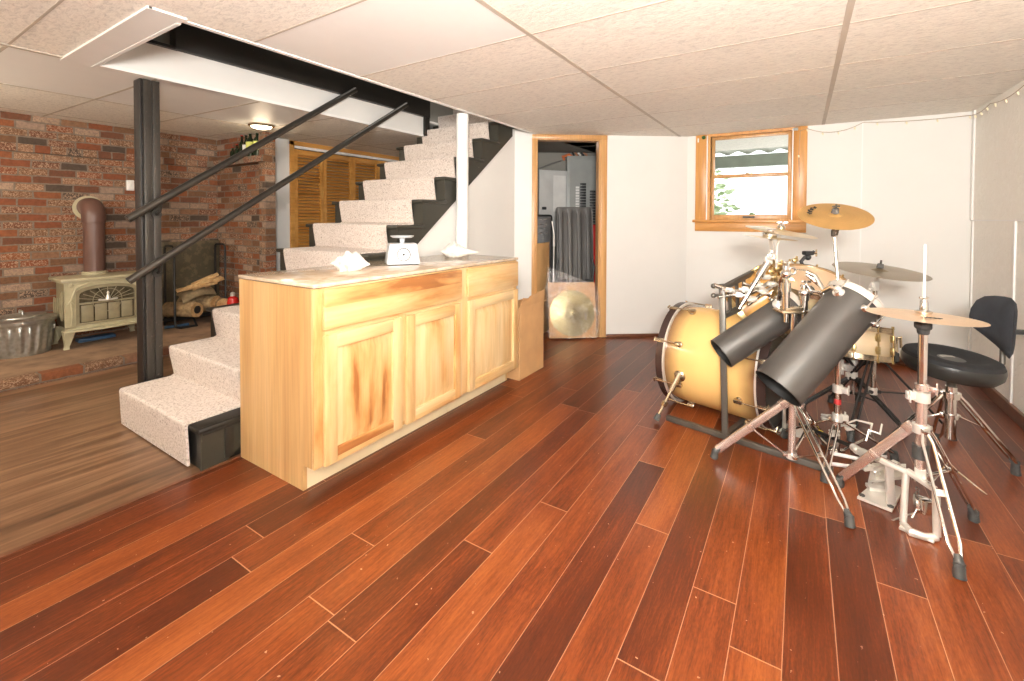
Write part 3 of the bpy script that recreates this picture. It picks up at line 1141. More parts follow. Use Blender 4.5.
def ring(hw, hd, z, r=.012):
    out = []
    for sx, sy in ((-1, -1), (1, -1), (1, 1), (-1, 1)):
        for a in (0, 45, 90):
            base = {(-1, -1): 180, (1, -1): 270, (1, 1): 0, (-1, 1): 90}[(sx, sy)]
            t = math.radians(base + a)
            out.append(c0 + u * (sx * (hw - r) + r * math.cos(t)) + n * (sy * (hd - r) + r * math.sin(t)) + V((0, 0, z)))
    return out


b = MB().loft([ring(.096, .078, .006), ring(.097, .079, .02), ring(.082, .062, .118), ring(.078, .058, .126)])
b.build('body', SCALE_W, sc)
b = MB().loft([ring(.09, .07, 0), ring(.09, .07, .007)])
b.build('foot', PLASTIC_BLACK, sc)
fc = c0 + n * .0738 + V((0, 0, .062))
sl_ = V((0, 0, 1)) - n * .17
fn = u.cross(sl_.normalized())
fn = fn if fn.dot(n) > 0 else -fn
b = MB().torus(fc, fn, .038, .0020, 36, 6)
b.cyl(fc - fn * .002, fc + fn * .001, .0065, seg=12)
b.build('dial_ring', INK, sc)
b = MB()
w_ = fn.cross(u).normalized()
for i in range(20):
    a = 2 * pi * i / 20
    e = u * math.cos(a) + w_ * math.sin(a)
    b.bar(fc + e * .031, fc + e * .037, .0016, .0012, fn)
b.bar(fc, fc + w_ * .028, .002, .0015, fn)
b.build('dial_marks', INK, sc)
b = MB().cyl(c0 + V((0, 0, .124)), c0 + V((0, 0, .160)), .013, .016)
b.build('stem', SCALE_W, sc)
b = MB().lathe([(.001, .158), (.055, .159), (.067, .166), (.070, .172), (.066, .171), (.05, .1645), (.001, .163)], c0, (0, 0, 1), 36)
b.build('pan', SCALE_W, sc)


def conch(name, label, c, axis, L, R, spikes, amp, flat, seed, pk=.62):
    """A spindle shaped whelk shell lying on its side: whorls with knobs, long canal and flared lip."""
    o = thing(name, label, 'shell', c)
    ax = V(axis).normalized()
    u, w, _ = basis(ax)
    rnd = random.Random(seed)
    b = MB()
    NT, NA = 40, 36
    rings = []
    for i in range(NT + 1):
        t = i / NT
        base = R * (math.sin(pi * min(1, t / pk) * .5) ** 1.2 if t < pk else (1 - ((t - pk) / (1 - pk)) ** .75 * .95))
        rg = []
        for j in range(NA):
            a = 2 * pi * j / NA
            sh = t - .055 * (a / (2 * pi))
            rib = .05 * math.sin(sh * 60)
            k = 0
            for q, (tp, st_) in enumerate(((pk * .9, 1.0), (pk * .58, .62), (pk * .38, .4))):
                kn = max(0, math.cos((a + q) * spikes / 2)) ** 6
                k += amp * st_ * kn * math.exp(-((t - tp) / .055) ** 2)
            lip = .35 * max(0, math.cos(a - 3.9)) ** 4 * math.exp(-((t - pk - .04) / .2) ** 2)
            r = max(.0012, base * (1 + rib) + R * (k + lip) * (1 if base > .001 else 0))
            p = ax * (L * (t - .5)) + (u * math.cos(a) + w * math.sin(a)) * r
            rg.append(p)
        rings.append(rg)
    zmin = min(p.z for r in rings for p in r)
    zc = {}
    for r in rings:
        for p in r:
            p.z = p.z * flat
    for r in rings:
        for p in r:
            p.z = max(p.z, -R * .62)
    zmin = min(p.z for r in rings for p in r)
    rings = [[V(c) + p - V((0, 0, zmin)) for p in r] for r in rings]
    b.loft(rings)
    b.build('shell_body', SHELL_W, o, 60)
    return o


conch('sea_shell', 'spiky white conch shell at the near end of the wooden cabinet', (-2.02, 1.565, ZC), (.85, .5, -.02), .215, .056, 7, .80, 1.0, 2)
conch('sea_shell', 'long smooth white shell lying beside the white column', (-2.06, 2.53, ZC), (.80, .60, -.03), .27, .062, 9, .22, .95, 5, .36)

# cardboard box at the end of the cabinet
bx = thing('cardboard_box', 'narrow brown cardboard box standing open at the far end of the cabinet', 'box', (-1.72, 2.96, 0))
b = MB()
X0, X1, Y0, Y1, ZT = -1.90, -1.708, 2.785, 3.145, .525
t = .006
b.box(X0, X1, Y0, Y1, 0.001, .006)
b.box(X0, X0 + t, Y0, Y1, .006, ZT)
b.box(X1 - t, X1, Y0, Y1, .006, ZT)
b.box(X0 + t, X1 - t, Y0, Y0 + t, .006, ZT)
b.box(X0 + t, X1 - t, Y1 - t, Y1, .006, ZT)
b.build('body', CARD, bx)
b = MB()
b.prism([(X1, Y0, ZT), (X1, Y1, ZT), (X1 + .015, Y1 - .01, ZT + .10), (X1 + .014, Y1 - .10, ZT + .085), (X1 + .013, Y0 + .13, ZT + .075), (X1 + .012, Y0 + .10, ZT + .055), (X1 + .010, Y0 + .02, ZT + .05)], (-.005, 0, 0))
b.build('flap', CARD, bx)
b = MB()
b.prism([(X0, Y1, ZT), (X1, Y1, ZT), (X1 - .01, Y1 + .09, ZT - .012), (X0 + .01, Y1 + .09, ZT - .012)], (0, 0, .005))
b.build('flap', CARD, bx)

# ---- closet contents
def slp(s, n_, z):
    p = DW0 + DD * s + DN * n_
    return V((p.x, p.y, z))


ep = thing('electrical_panel', 'grey breaker panel with its cover door swung open in the closet', 'electrical panel', slp(-.15, -1.2, 1.2))
PN = -1.215
b = MB()
a = slp(.05, PN + .05, 1.40)
b.obox(a, (DD, DN, (0, 0, 1)), (.235, .05, .55), .004)
b.build('box', PANEL_GREY, ep)
a = slp(.05, PN + .102, 1.40)
b = MB().obox(a, (DD, DN, (0, 0, 1)), (.20, .003, .50))
b.build('dead_front', PANEL_GREY, ep)
for cix, s in enumerate((.015, .135)):
    for k in range(15):
        z = 1.60 - cix * .09 - k * .034
        b = MB().obox(slp(s, PN + .108, z), (DD, DN, (0, 0, 1)), (.036, .008, .0135), .002)
        b.obox(slp(s + (.012 if cix else -.012), PN + .118, z), (DD, DN, (0, 0, 1)), (.010, .006, .006))
        b.build('breaker', PLASTIC_BLACK, ep)
for s in (-.055, .205):
    for k in range(14):
        b = MB().obox(slp(s, PN + .106, 1.56 - k * .034), (DD, DN, (0, 0, 1)), (.022, .001, .0125))
        b.build('circuit_label', PAPER, ep)
b = MB()
e = V((-.80, -.15, 0)).normalized()
dn = V((-.60 * 0 - e.y, e.x, 0))
hinge = slp(-.19, PN + .11, 1.30)
ddir = (DD * -1 + DN * .35).normalized()
dnn = V((-ddir.y, ddir.x, 0))
b.obox(hinge + ddir * .19, (ddir, dnn, (0, 0, 1)), (.19, .008, .46), .003)
dr = b.build('door', PANEL_LIGHT, ep)
sgn = 1 if dnn.dot(DN) > 0 else -1
b = MB().obox(hinge + ddir * .105 + dnn * sgn * .010 + V((0, 0, .18)), (ddir, dnn, (0, 0, 1)), (.085, .001, .22))
b.build('directory_sheet', PAPER, dr)
b = MB().obox(hinge + ddir * .315 + dnn * sgn * .012, (ddir, dnn, (0, 0, 1)), (.03, .006, .017), .006)
b.build('latch', PLASTIC_BLACK, dr)
cabs = thing('panel_cables', 'bundle of cables running up from the grey breaker panel', 'cables', slp(-.15, -1.15, 1.95))
for k, (s, cname, cc) in enumerate(((-.09, 'black_cable', (.02, .02, .02)), (-.05, 'copper_cable', (.45, .2, .1)), (-.01, 'white_cable', (.7, .68, .62)), (.03, 'black_cable', (.02, .02, .02)), (.07, 'copper_cable', (.45, .2, .1)))):
    m = bpy.data.materials.get(cname) or plain(cname, cc, .5)
    b = MB().tube([slp(s, PN + .05, 1.95), slp(s - .005, PN + .06, 1.97), slp(s - .02 - .005 * k, PN + .05, 1.995)], .012, 8)
    b.build('cable', m, cabs)
b = MB().tube([slp(-.11, PN + .06, 1.94), slp(-.16, PN + .09, 1.965), slp(-.23, PN + .07, 1.94), slp(-.21, PN + .06, 1.90)], .016, 8)
b.build('cable', plain('orange_cable', (.62, .16, .05), .5), cabs)
wl = MB().tube([slp(-.9, PN + .01, 1.73), slp(-.75, PN + .01, 1.745), slp(-.55, PN + .01, 1.79), slp(-.36, PN + .01, 1.86), slp(-.24, PN + .012, 1.90)], .010, 8)
tag(wl.build('wall_cable', plain('grey_cable', (.16, .15, .14), .5)), 'single grey cable running along the closet wall to the panel', 'cable')

# black ribbed plastic sheet leaning in the closet
rp = thing('ribbed_plastic_panel', 'tall charcoal ribbed plastic panel leaning in the closet', 'panel', slp(-.35, -.55, 0))
lean = (DN * -.10 + V((0, 0, 1))).normalized()
base = slp(-.215, -.42, .03)
nn = DD.cross(lean)
nn = nn if nn.dot(DN) > 0 else -nn
b = MB()
N = 56
W2, Hh = .205, 1.28
front, back = [], []
for i in range(N + 1):
    s = -1 + 2 * i / N
    rib = 0.016 * max(0.0, min(1.0, 1.6 * math.sin((s + 1) * pi * 4.0 - pi / 2) + .4)) if abs(s) < .93 else .016
    front.append((s * W2, rib))
rings = []
for z, k in ((0, 1), (.02, 1), (Hh * .5, 1), (Hh - .08, 1), (Hh - .05, .0), (Hh - .012, 0.0), (Hh, -.3)):
    w = 1 if z < Hh - .02 else (.97 if z < Hh else .92)
    f = [base + DD * (x * w) + lean * z + nn * (r * max(k, 0) + (.016 if k <= 0 else 0)) for x, r in front]
    bk = [base + DD * (x * w) + lean * z - nn * .02 for x, r in reversed(front)]
    rings.append(f + bk)
b.loft(rings)
b.build('ribbed_sheet', PLASTIC_GREY, rp, 50)
b = MB()
for sx in (-1, 1):
    p = base + DD * (sx * (W2 - .02)) + lean * .62 + nn * .02
    b.tube([p + lean * .10, p + DD * (sx * .025), p - lean * .14, p - lean * .14 - DD * (sx * .08)], .010, 8)
b.build('folding_leg', PLASTIC_BLACK, rp)

# black moulded case standing behind the tan board
kc = thing('black_case', 'black moulded case with slotted top standing beside the ribbed plastic panel', 'case', slp(-.66, -.40, 0))
b = MB()
a = slp(-.575, -.44, .62)
b.obox(a, (DD, DN, (0, 0, 1)), (.10, .035, .60), .03, 4)
b.build('body', PLASTIC_BLACK, kc)
for k in range(4):
    for s in (-.035, .02):
        MB().obox(slp(-.575 + s, -.404, 1.17 - k * .05), (DD, DN, (0, 0, 1)), (.018, .004, .007), .002).build('rib', PLASTIC_GREY, kc)
MB().tube([slp(-.485, -.40, 1.15), slp(-.46, -.40, 1.0), slp(-.465, -.40, .5), slp(-.475, -.40, .1)], .006, 8).build('edge_strip', CHROME_W, kc)

# tan board leaning in the doorway
tb = MB()
a = slp(-.615, -.165, .465)
tb.obox(a, ((DD * .50 - DN * .866).normalized(), (DD * .866 + DN * .50).normalized(), (0, 0, 1)), (.17, .006, .465), .002)
tag(tb.build('tan_board', CARD_TAN), 'upright tan fibreboard sheet behind the cardboard box in the closet doorway', 'board')
rb = MB().obox(slp(.035, -.62, .95), (DD, DN, (0, 0, 1)), (.05, .05, .16), .012)
rb.obox(slp(.035, -.62, .40), (DD, DN, (0, 0, 1)), (.045, .045, .40), .01)
tag(rb.build('red_case', RED_ENAMEL), 'red case partly hidden behind the edge of the ribbed plastic panel', 'case')

# the bag of cymbals leaning at the doorway
lean2 = (DN * -.20 + V((0, 0, 1))).normalized()
nn2 = DD.cross(lean2)
nn2 = nn2 if nn2.dot(DN) > 0 else -nn2
pb = slp(-.345, .085, .012)
cd = MB().obox(pb + lean2 * .275 - nn2 * .022, (DD, lean2, nn2), (.235, .27, .003))
tag(cd.build('cardboard_sheet', CARD), 'brown cardboard sheet inside the clear plastic bag', 'cardboard')
cyo = thing('bagged_cymbal', 'pale bronze cymbal inside the clear plastic bag by the closet doorway', 'cymbal', pb + lean2 * .243)
b = MB().lathe([(.004, .0), (.012, .018), (.045, .012), (.06, .0), (.13, -.008), (.232, -.020), (.233, -.0215), (.13, -.010), (.06, -.002), (.004, -.002)], pb + lean2 * .243, nn2, 56)
b.build('bow', m_cymbal('bagged_bronze', (.42, .355, .19), .40), cyo)
b = MB()
for k in range(4):
    q = pb + lean2 * (.185 + .017 * k) + DD * (.13 - .004 * (k % 2)) - nn2 * .003
    b.obox(q, (DD, lean2, nn2), (.007, .006, .0012))
b.build('printed_mark', INK_GREY, cyo)
bag = MB()
rings = []
rr = random.Random(4)
for i in range(15):
    t = i / 14
    z = -.012 + .62 * t
    wv = (.245 + .030 * math.sin(t * 3.0)) * (1 if t < .8 else 1 - (t - .8) * .25)
    th = .048 * math.sin(min(1, t * 1.6 + .35) * pi / 2) * (1 - .75 * t ** 2)
    rg = []
    for j in range(40):
        a = 2 * pi * j / 40
        w = wv * (1 + .03 * rr.uniform(-1, 1))
        sk = (.09 * (-math.cos(a)) if t > .92 else .03 * (-math.cos(a)) * t) * (1 if i == 14 else .6)
        hgt = max(0.004, z + sk) if i else .004
        rg.append(pb + DD * (w * math.cos(a)) + lean2 * hgt + nn2 * (th * math.sin(a) * (1 + .25 * rr.uniform(-1, 1)) + .004))
    rings.append(rg)
bag.loft(rings, True, False)
tag(bag.build('plastic_bag', m_bag(), None, 60), 'crumpled clear plastic bag around a cymbal leaning at the closet doorway', 'bag')
# ------------------------------------------------------------------ wood stove and its neighbours
ZH = .062
SX1, SX0, SY0, SY1 = -5.19, -5.52, 1.175, 1.735
sv = thing('wood_stove', 'cream enamelled cast iron wood stove on the brick hearth', 'stove', (-5.35, 1.45, ZH))
b = MB().box(SX0, SX1 - .012, SY0 + .02, SY1 - .02, .225, .625, .012)
b.build('body', STOVE_D, sv)
# front frame with an arched opening
yc = (SY0 + SY1) / 2
hw, z0, z1, spring = .212, .245, .585, .50
pts_o = [(SY0, .215), (SY1, .215), (SY1, .630), (SY0, .630)]


def arch(hw, z0, spring, top, n=14):
    p = [(yc - hw, z0), (yc + hw, z0)]
    for i in range(n + 1):
        a = pi * i / n
        p.append((yc + hw * math.cos(a), spring + (top - spring) * math.sin(a) ** .8))
    return p


def arch_frame(mb, x0, x1, hin, hout, zb, zt):
    """A band between two arches (inside hw/top, outside hw/top)."""
    n = 16
    A, B = [], []
    for i in range(n + 1):
        a = pi * i / n
        A.append((yc + hin[0] * math.cos(a), hin[1] + (hin[2] - hin[1]) * abs(math.sin(a)) ** .7))
        B.append((yc + hout[0] * math.cos(a), hout[1] + (hout[2] - hout[1]) * abs(math.sin(a)) ** .7))
    A = [(yc + hin[0], zb)] + A + [(yc - hin[0], zb)]
    B = [(yc + hout[0], zb)] + B + [(yc - hout[0], zb)]
    for i in range(len(A) - 1):
        q = [(A[i]), (A[i + 1]), (B[i + 1]), (B[i])]
        mb.prism([(x0, y, z) for y, z in q], (x1 - x0, 0, 0))


b = MB()
arch_frame(b, SX1 - .016, SX1 + .004, (hw, .52, .585), ((SY1 - SY0) / 2, .628, .632), .235, .63)
b.box(SX1 - .016, SX1 + .004, SY0, SY1, .215, .247, .003)
b.build('front', STOVE_E, sv)
for sy in (SY0 + .04, SY1 - .04):
    b = MB()
    b.tube([(SX1 + .005, sy, .26), (SX1 + .006, sy + .008, .36), (SX1 + .006, sy - .004, .46), (SX1 + .006, sy + (.03 if sy < yc else -.03), .57), (SX1 + .006, yc + (-.12 if sy < yc else .12), .612)], .007, 8)
    b.ball((SX1 + .004, sy, .60), .018, .4, 1, 1)
    b.tube([(SX1 + .005, sy - .02, .44), (SX1 + .008, sy, .47), (SX1 + .005, sy + .02, .44)], .006, 6)
    b.build('scroll_relief', STOVE_E, sv)
dr = MB()
arch_frame(dr, SX1 - .012, SX1 + .010, (hw - .022, .50, .560), (hw, .52, .583), .25, .6)
dr.box(SX1 - .012, SX1 + .010, yc - hw, yc + hw, .25, .268, .002)
dr.box(SX1 - .010, SX1 + .010, yc - hw + .02, yc + hw - .02, .425, .440, .002)
do = dr.build('door', STOVE_D, sv)
b = MB()
b.prism([(SX1 - .010, y, z) for y, z in [(yc - hw + .01, .26), (yc + hw - .01, .26), (yc + hw - .01, .50)] + [(yc + (hw - .01) * math.cos(pi * i / 12), .50 + .065 * math.sin(pi * i / 12) ** .7) for i in range(1, 12)] + [(yc - hw + .01, .50)]], (.004, 0, 0))
b.build('glass', STOVE_GL, do)
b = MB()
for i in range(4):
    y = yc - hw + .03 + i * (2 * hw - .06) / 4
    w = (2 * hw - .06) / 4
    b.box(SX1 - .008, SX1 + .003, y + .005, y + w - .005, .272, .418, .006)
b.build('lower_panel', STOVE_D, do)
b = MB()
for i in range(9):
    a = math.radians(18 + i * 18)
    b.tube([(SX1 + .002, yc + .05 * math.cos(a), .445 + .02 * math.sin(a)), (SX1 + .002, yc + .20 * math.cos(a), .445 + .115 * math.sin(a))], .003, 6)
b.torus((SX1 + .002, yc, .445), (1, 0, 0), .10, .003, 24, 6, 0, 2 * pi)
b.build('fan_grille', STOVE_D, do)
b = MB()
b.tube([(SX1 + .012, yc - .065, .452), (SX1 + .02, yc - .02, .448), (SX1 + .02, yc + .02, .448), (SX1 + .012, yc + .065, .452)], .008, 8)
b.lathe([(.02, 0), (.016, .02), (.008, .05), (.012, .06), (.004, .075)], (SX1 + .012, yc, .447), (0, 0, 1), 12)
b.build('door_ornament', CHROME_W, do)
b = MB().box(SX0 - .015, SX1 + .025, SY0 - .025, SY1 + .025, .628, .655, .010)
b.box(SX0, SX1 + .010, SY0 - .008, SY1 + .008, .612, .632, .006)
b.build('top', STOVE_E, sv)
b = MB()
lip = [(SX1 - .02, SY0 - .02), (SX1 + .03, SY0 - .015)] + [(SX1 + .03 + .055 * math.sin(pi * i / 10), SY0 + (SY1 - SY0) * i / 10) for i in range(1, 10)] + [(SX1 + .03, SY1 + .015), (SX1 - .02, SY1 + .02)]
b.prism([(x, y, .205) for x, y in lip], (0, 0, .016))
b.build('ash_lip', STOVE_E, sv)
for sx, sy in ((SX1 - .03, SY0 + .03), (SX1 - .03, SY1 - .03), (SX0 + .03, SY0 + .03), (SX0 + .03, SY1 - .03)):
    ox = .025 if sx > -5.35 else -.02
    oy = -.02 if sy < yc else .02
    b = MB()
    q = []
    for z, w, k in ((.215, .038, 0), (.17, .030, .35), (.11, .019, .7), (.085, .015, 1.0), (ZH, .018, 1.15)):
        c = V((sx + ox * k, sy + oy * k, z))
        q.append([c + V((w * a_, w * b_, 0)) for a_, b_ in ((-1, -1), (1, -1), (1, 1), (-1, 1))])
    b.loft(q)
    b.build('leg', STOVE_E, sv)
b = MB()
for k in range(5):
    b.tube([(SX0 + .05 + k * .06, SY0 - .002, .32), (SX0 + .06 + k * .06, SY0 - .006, .40), (SX0 + .05 + k * .06, SY0 - .002, .48)], .006, 6)
b.tube([(SX1 - .05, SY0 - .004, .30), (SX1 - .06, SY0 - .012, .42), (SX1 - .045, SY0 - .004, .55)], .010, 6)
b.build('side_relief', STOVE_D, sv)

pp = thing('stove_pipe', 'brown stove pipe elbow running from the stove into the brick wall', 'stove pipe', (-5.50, 1.45, .655))
py, px = 1.452, -5.50
b = MB().lathe([(.092, .655), (.092, .672), (.080, .680)], (px, py, 0), (0, 0, 1), 32)
b.build('collar', STOVE_E, pp)
b = MB().cyl((px, py, .66), (px, py, 1.16), .076, seg=32)
b.build('pipe', STOVE_PIPE, pp)
b = MB()
arc = [V((px, py, 1.13)), V((px, py, 1.17))]
for i in range(1, 7):
    a = pi / 2 * i / 6
    arc.append(V((px - .08 * (1 - math.cos(a)), py, 1.17 + .10 * math.sin(a))))
arc.append(V((XL + .005, py, 1.27)))
b.tube(arc, .086, 32)
for q in (arc[1], arc[3], arc[5]):
    pass
b.torus(arc[0], (0, 0, 1), .081, .004, 32, 6)
b.build('elbow', STOVE_PIPE, pp)
b = MB().lathe([(.083, 0), (.112, 0), (.112, .014), (.083, .014)], (XL + .002, py - .0, 1.262), (1, 0, 0), 36, None, False)
b.build('wall_collar', STOVE_E, pp)

# ---- galvanized bin
bc = V((-5.36, .955, ZH))
tc = thing('trash_can', 'galvanized steel bin with a lid on the hearth beside the wood stove', 'bin', bc)


def rib(a, i):
    return 1 + (.035 * math.sin(a * 20) if 4 <= i <= 7 else 0)


b = MB().lathe([(.01, .003), (.165, .0), (.170, .012), (.168, .03), (.172, .045), (.172, .06), (.183, .15), (.190, .225), (.190, .235), (.196, .262), (.203, .268), (.203, .276)], bc, (0, 0, 1), 200, rib)
b.build('body', GALV, tc, 60)
b = MB().lathe([(.209, .258), (.212, .268), (.212, .284), (.195, .292), (.15, .303), (.145, .312), (.10, .318), (.001, .326)], bc, (0, 0, 1), 64)
lo = b.build('lid', GALV, tc)
b = MB().tube([bc + V((-.05, 0, .318)), bc + V((-.045, 0, .345)), bc + V((.045, 0, .345)), bc + V((.05, 0, .318))], .007, 8)
b.build('lid_handle', GALV, lo)
b = MB()
hp = bc + V((.19 * .62, -.19 * .78, .20))
b.obox(hp, ((.62, -.78, 0), (.78, .62, 0), (0, 0, 1)), (.008, .020, .017), .003)
b.tube([hp + V((.01, -.01, 0)), hp + V((-.03, -.04, -.06)), hp + V((-.09, -.06, -.10))], .0035, 8)
b.build('side_handle', CHROME_W, tc)
b = MB()
hp = bc + V((.19 * .35, .19 * .93, .20))
b.obox(hp, ((.35, .93, 0), (.93, -.35, 0), (0, 0, 1)), (.008, .020, .017), .003)
b.build('side_handle', CHROME_W, tc)

# ---- steel heat shield leaning on the wall, log rack, logs
hs = MB().obox((-5.60, 2.20, .50), ((.03, 0, 1), (0, 1, 0), (1, 0, -.03)), (.42, .36, .004), .001)
tag(hs.build('heat_shield', SHIELD), 'dark rusty steel sheet leaning on the brick wall behind the firewood', 'panel')
lr = thing('log_rack', 'black pipe firewood rack with tall looped ends on the hearth', 'rack', (-5.4, 2.25, ZH))
for y in (2.00, 2.475):
    b = MB()
    x0, x1, r = -5.50, -5.28, .03
    b.tube([(x1 + .02, y, ZH + .010), (x1, y, ZH + .06), (x1, y, .84), (x1 - .012, y, .872), (x1 - .04, y, .885), (x0 + .04, y, .885), (x0 + .012, y, .872), (x0, y, .84), (x0, y, ZH + .06), (x0 - .02, y, ZH + .010)], .011, 8)
    b.build('end_loop', DARK_STEEL if False else STEEL_DARK, lr)
b = MB()
for x in (-5.44, -5.34):
    b.tube([(x, 1.95, .135), (x, 2.52, .135)], .011, 8)
b.tube([(-5.27, 2.00, ZH + .012), (-5.20, 2.02, ZH + .012), (-5.20, 2.16, ZH + .012), (-5.30, 2.17, .135)], .009, 8)
b.build('rails', STEEL_DARK, lr)


def log(label, p, q, r, name='firewood_log', split=False):
    o = thing(name, label, 'firewood', p)
    p, q = V(p), V(q)
    d = (q - p).normalized()
    u, w, _ = basis(d)
    rr = random.Random(int(abs(p.x * 997 + p.y * 131 + p.z * 57) * 10))
    n = 14
    rad = [r * (1 + rr.uniform(-.10, .10)) for _ in range(n)]
    rings = []
    for t in (0, .2, .5, .8, 1):
        c = p.lerp(q, t)
        k = 1 + rr.uniform(-.04, .04)
        rg = []
        for i in range(n):
            a = 2 * pi * i / n
            y = math.sin(a)
            if split:
                y = max(y, -.15)
            rg.append(c + (u * math.cos(a) + w * y) * rad[i] * k)
        rings.append(rg)
    b = MB().loft(rings, True, False)
    b.build('bark', BARK, o, 60)
    for c, s in ((rings[0], -1), (rings[-1], 1)):
        e = MB()
        e.prism(c, d * (.002 * s))
        e.build('cut_end', SPLIT, o)
    return o


log('thick round log with a hollow cut end at the front of the firewood rack', (-5.19, 2.16, .235), (-5.50, 2.02, .225), .078)
log('brown log lying behind the hollow one on the firewood rack', (-5.24, 2.36, .255), (-5.56, 2.18, .26), .085)
log('dark log lowest on the firewood rack, close to the red canister', (-5.20, 2.42, .235), (-5.48, 2.41, .24), .075)
hl = MB().cyl((-5.189, 2.1605, .235), (-5.182, 2.164, .2352), .040, seg=14)
hl.build('hollow', TUBE_INSIDE, bpy.data.objects['firewood_log'])
# a sheet of bark draped over the logs
sh = MB()
rings = []
for i in range(9):
    t = i / 8
    y = 2.06 + .30 * t
    z = .365 + .075 * math.sin(t * pi * .75) - .02
    rings.append([V((-5.24 + .02 * t, y, z - .035)), V((-5.30, y + .01, z + .012)), V((-5.42, y + .02, z + .035)), V((-5.50, y + .02, z + .03))])
sh.loft(rings, False, False)
r2 = [[p - V((0, 0, .012)) for p in r] for r in rings]
sh.loft(r2, False, False)
tag(sh.build('bark_slab', plain('brown_bark_slab', (.27, .20, .11), .85, var=.25, scale=20), None, 70), 'curved slab of bark lying over the logs under the kindling', 'bark')
rr = random.Random(11)
labs = ['longest split kindling stick on top of the firewood', 'split kindling stick below the longest one', 'kindling stick slanting over the bark slab', 'short kindling stick at the end of the pile close to the red canister', 'pale kindling stick at the back of the pile', 'thin kindling stick at the front of the pile', 'kindling stick crossing over the others', 'stubby kindling stick highest on the firewood', 'smallest kindling offcut on the firewood']
for k in range(9):
    y1 = 2.38 + rr.uniform(-.03, .07)
    L = (.36, .34, .30, .18, .28, .26, .2, .15, .12)[k]
    z = .435 + .020 * (k % 4) + .014 * (k // 4)
    p = V((-5.33 + .02 * (k % 3), y1 - L, z - .015 + .01 * (k == 0)))
    q = V((-5.27 + .03 * (k % 3) - .02, y1, z + .045 + rr.uniform(-.03, .03)))
    b = MB().bar(p, q, rr.uniform(.030, .045), rr.uniform(.022, .032), (0.2, 0, 1), .002)
    tag(b.build('kindling_stick', SPLIT), labs[k], 'kindling', 'kindling on the firewood')
rc = thing('red_canister', 'small red fuel canister with a silver cap in the corner of the hearth', 'canister', (-5.44, 2.50, ZH))
cc = V((-5.20, 2.51, ZH))
rc.location = cc
b = MB().lathe([(.055, .0), (.060, .01), (.060, .20), (.05, .24), (.022, .258), (.022, .265)], cc, (0, 0, 1), 28)
b.build('body', RED_ENAMEL, rc)
b = MB().lathe([(.024, .262), (.024, .292), (.012, .304), (.004, .306)], cc, (0, 0, 1), 20)
b.build('cap', CHROME_W, rc)
bl = MB().tube([(-5.33, 1.93, ZH + .016), (-5.31, 2.06, ZH + .016), (-5.30, 2.13, ZH + .016)], .014, 10)
tag(bl.build('blue_bar', BLUE), 'blue plastic pipe lying on the hearth under the firewood rack', 'pipe')
b2 = MB().box(-5.46, -5.36, 1.30, 1.56, ZH + .001, ZH + .030, .004)
tag(b2.build('blue_tray', BLUE), 'blue tray under the wood stove', 'tray')

# ---- bottles on the ledge
ZB = 1.80


def bottle(y, x, h, r, label, lab, name='bottle'):
    o = thing(name, label, 'bottle', (x, y, ZB), 'bottles on the brick ledge')
    b = MB().lathe([(.001, .002), (r, .0), (r, h * .58), (r * .85, h * .66), (r * .38, h * .76), (r * .34, h * .97), (r * .42, h * .975), (r * .42, h)], (x, y, ZB), (0, 0, 1), 24)
    b.build('glass', BOTTLE_GREEN, o)
    if lab:
        b = MB().lathe([(r + .001, h * .24), (r + .001, h * .58)], (x, y, ZB), (0, 0, 1), 24, None, False)
        b.build('paper_label', lab, o)
    b = MB().cyl((x, y, ZB + h * .99), (x, y, ZB + h * 1.03), r * .44, seg=14)
    b.build('cap', INK if lab else RED_ENAMEL, o)


yb = YRET - .06
bottle(yb, -4.690, .265, .040, 'bottle with a yellow green label beside the orange brick pier', LABEL_Y)
bottle(yb - .01, -4.805, .265, .040, 'second labelled bottle from the brick pier on the ledge', LABEL_Y)
bottle(yb, -4.905, .23, .034, 'third bottle from the brick pier, with a pale label', PAPER)
bottle(yb, -4.99, .235, .030, 'slim dark bottle, fourth from the orange brick pier on the ledge', None)
bottle(yb, -5.09, .15, .028, 'short dark bottle, fifth from the orange brick pier on the ledge', None)
bottle(yb, -5.18, .13, .026, 'smallest bottle, in the corner where the brick ledge turns', None)

# ---- flush ceiling lamp
lx, ly = -4.16, 2.27
lz = ceil_z(lx)
cl = thing('ceiling_lamp', 'lit round flush lamp on the ceiling near the brick pier', 'ceiling lamp', (lx, ly, lz))
b = MB().lathe([(.0, 0.0), (.105, 0), (.11, -.012), (.098, -.022), (.085, -.018)], (lx, ly, lz), (0, 0, 1), 36)
b.build('rim', NICKEL, cl)
b = MB().lathe([(.088, -.016), (.075, -.030), (.04, -.040), (.001, -.042)], (lx, ly, lz), (0, 0, 1), 32)
b.build('diffuser', m_emit('lit_lamp_glass', (1.0, .86, .60), 5), cl)

wb = thing('wall_switch_box', 'small white switch box on the brick wall above the wood stove', 'switch', (XL + .02, 1.765, 1.49))
b = MB().box(XL, XL + .035, 1.735, 1.795, 1.44, 1.545, .006)
b.build('cover', WHITE_TRIM, wb)
b = MB().box(XL + .035, XL + .040, 1.758, 1.772, 1.48, 1.505, .002)
b.build('toggle', PAPER, wb)
